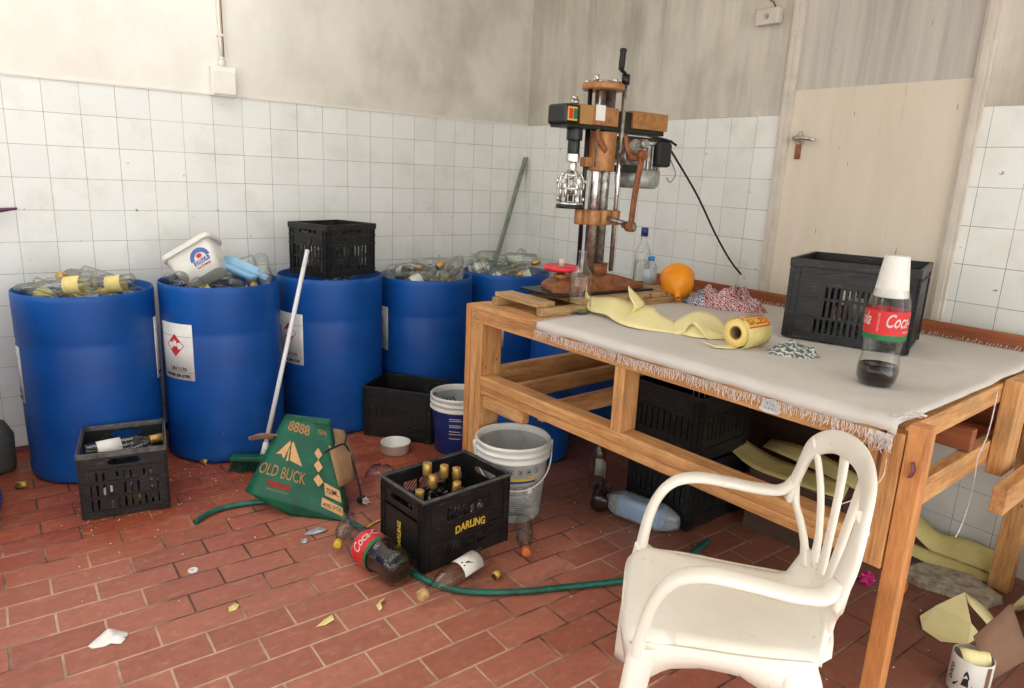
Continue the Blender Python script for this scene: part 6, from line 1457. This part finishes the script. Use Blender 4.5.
t = thing('debris_strip', 'short yellow and brown strip on the floor beside the foot of the near bench leg', 'strip', (-1.12, -3.36, .004), .5)
obj('strip_body', ribbon(NB(), [(V(-.05, -.015, 0), V(-.05, .012, .003)), (V(0, -.012, .008), V(0, .016, .006)), (V(.06, -.015, .001), V(.06, .01, .004))]), M['label_y'], t, solid=.001)

# ------------------------------------------------------------------ white plastic armchair
ch = thing('armchair', 'white plastic garden armchair with slatted back in front of the bench', 'chair', (-1.83, -2.955, 0), rad(-138))
def yb(x, z): return .43+.10*(z-.42)-.75*x*x
def bk(x, z, o_=0): return V(x, yb(x, z)+o_, z)
CH = M['chair']
# seat
bm = NB(); NX, NY = 20, 24; g = []
for j in range(NY+1):
    v_ = j/NY; y = -.045+v_*.49; row = []
    hw_ = .222-.030*v_
    for i in range(NX+1):
        u = i/NX*2-1; x = u*hw_
        z = .425-.016*(1-u*u)*math.sin(PI*min(1, max(0, v_)))-.012*v_
        if v_ < .14: q = (.14-v_)/.14; z -= .035*q*q
        if abs(u) > .86: z -= .02*((abs(u)-.86)/.14)**2
        # rounded front corners
        yy = y+(.03*(abs(u)**6) if v_ < .25 else 0)
        if v_ > .86: z += .06*((v_-.86)/.14)**2*(1-.4*u*u); yy -= 1.1*x*x*(v_-.5)
        elif v_ > .5: yy -= 1.1*x*x*(v_-.5)
        row.append(bm.verts.new((x, yy, z)))
    g.append(row)
for j in range(NY):
    for i in range(NX): f_ = bm.faces.new((g[j][i], g[j][i+1], g[j+1][i+1], g[j+1][i])); f_.smooth = True
obj('seat', bm, CH, ch, solid=.007)
# skirt under the seat edge, with the side arches running into the legs
def skirt(pts_top, drop):
    bm = NB(); g = []
    for p, dz in zip(catmull(pts_top, 6), [lerpl(drop, i/((len(pts_top)-1)*6)) for i in range((len(pts_top)-1)*6+1)]):
        g.append([bm.verts.new(p), bm.verts.new(p+V(0, 0, -dz*.5)), bm.verts.new(p+V(0, 0, -dz))])
    for a, b_ in zip(g, g[1:]):
        for i in range(2): f_ = bm.faces.new((a[i], a[i+1], b_[i+1], b_[i])); f_.smooth = True
    return bm
for s_ in (-1, 1):
    obj('seat_skirt', skirt([V(s_*.216, -.005, .408), V(s_*.216, .12, .412), V(s_*.206, .26, .408), V(s_*.192, .40, .41)], [.12, .06, .045, .05, .10, .17]), CH, ch, solid=.008)
obj('seat_skirt', skirt([V(-.225, -.01, .40), V(-.1, -.04, .396), V(.1, -.04, .396), V(.225, -.01, .40)], [.11, .05, .035, .05, .11]), CH, ch, solid=.008)
for s_ in (-1, 1):      # front legs and rear legs, tapering folded sections
    bm = NB(); sweep(bm, [V(s_*.222, .012, .405), V(s_*.236, -.0, .33), V(s_*.247, -.018, .18), V(s_*.256, -.03, 0)], V(.55*s_, -.8, 0), [.075, .070, .062, .05], [.042, .038, .034, .03], 14, 6, 3); obj('leg', bm, CH, ch)
    bm = NB(); sweep(bm, [V(s_*.176, .370, .392), V(s_*.194, .376, .33), V(s_*.222, .395, .17), V(s_*.245, .425, 0)], V(-.35*s_, 1, 0), [.07, .10, .075, .05], [.03, .032, .034, .03], 14, 6, 3); obj('leg', bm, CH, ch)
    # armrest: rises from the front corner, bends and runs back into the back band
    bm = NB(); sweep(bm, [V(s_*.232, .0, .33), V(s_*.240, .0, .43), V(s_*.248, .022, .54), V(s_*.254, .065, .606), V(s_*.260, .13, .63), V(s_*.264, .22, .626), V(s_*.266, .30, .618), V(s_*.264, .365, .622), V(s_*.256, .395, .655)],
        [V(s_*.6, -.8, 0), V(s_, -.3, 0), V(s_, 0, 0), V(s_, 0, 0), V(s_, 0, 0), V(s_, 0, 0), V(s_, .3, 0), V(s_*.6, .5, .8)], [.040, .042, .046, .052, .056, .056, .056, .056, .056], [.030, .028, .026, .024, .024, .024, .024, .022, .02], 14, 8, 2.6)
    obj('armrest', bm, CH, ch)
br_ = bpy.data.objects.new('backrest', None); COL.objects.link(br_); br_.parent = ch
bm = NB()
P_ = [bk(-.262, .60, -.01), bk(-.258, .69), bk(-.232, .77), bk(-.14, .825), bk(0, .842), bk(.14, .825), bk(.232, .77), bk(.258, .69), bk(.262, .60, -.01)]
side_ = [V(-1, 0, .1), V(-1, .1, .35), V(-.8, .1, .8), V(-.35, .2, 1), V(0, .2, 1), V(.35, .2, 1), V(.8, .1, .8), V(1, .1, .35), V(1, 0, .1)]
sweep(bm, P_, side_, [.058, .064, .066, .062, .060, .062, .066, .064, .058], .020, 14, 8, 2.8); obj('top_band', bm, CH, br_)
bm = NB(); g = []
for j in range(11):
    v_ = j/10; z = .405+v_*.115; row = []
    hw_ = .195-.055*v_
    for i in range(21):
        u = i/20*2-1; x = u*hw_; zt = z+(.05*(1-abs(u))**.7*v_ if 0 else 0)-.03*v_*math.cos(u*PI*2)*0
        row.append(bm.verts.new(bk(x, z)+V(0, .0, 0)))
    g.append(row)
for j in range(10):
    for i in range(20): f_ = bm.faces.new((g[j][i], g[j][i+1], g[j+1][i+1], g[j+1][i])); f_.smooth = True
obj('lower_panel', bm, CH, br_, solid=.014)
for s_ in (-1, 1):
    bm = NB(); sweep(bm, [bk(s_*.03, .50), bk(s_*.040, .60), bk(s_*.06, .73), bk(s_*.088, .83)], V(1, 0, 0), [.055, .034, .034, .055], .016, 12, 6, 2.8); obj('back_slat', bm, CH, br_)
    bm = NB(); sweep(bm, [bk(s_*.085, .50), bk(s_*.10, .58), bk(s_*.142, .67), bk(s_*.195, .745), bk(s_*.236, .785)], V(1, 0, .15*s_), [.05, .030, .030, .036, .055], .016, 12, 6, 2.8); obj('back_slat', bm, CH, br_)
    bm = NB(); sweep(bm, [bk(s_*.13, .47), bk(s_*.155, .52), bk(s_*.20, .565), bk(s_*.24, .60), bk(s_*.264, .66)], V(1, 0, -.3*s_), [.07, .045, .040, .045, .05], .018, 12, 6, 2.8); obj('back_slat', bm, CH, br_)
for o in list(COL.objects):      # the root of every thing keeps its kind
    if o.parent is None and o.get('category') and not o.get('kind'): o['kind'] = 'thing'
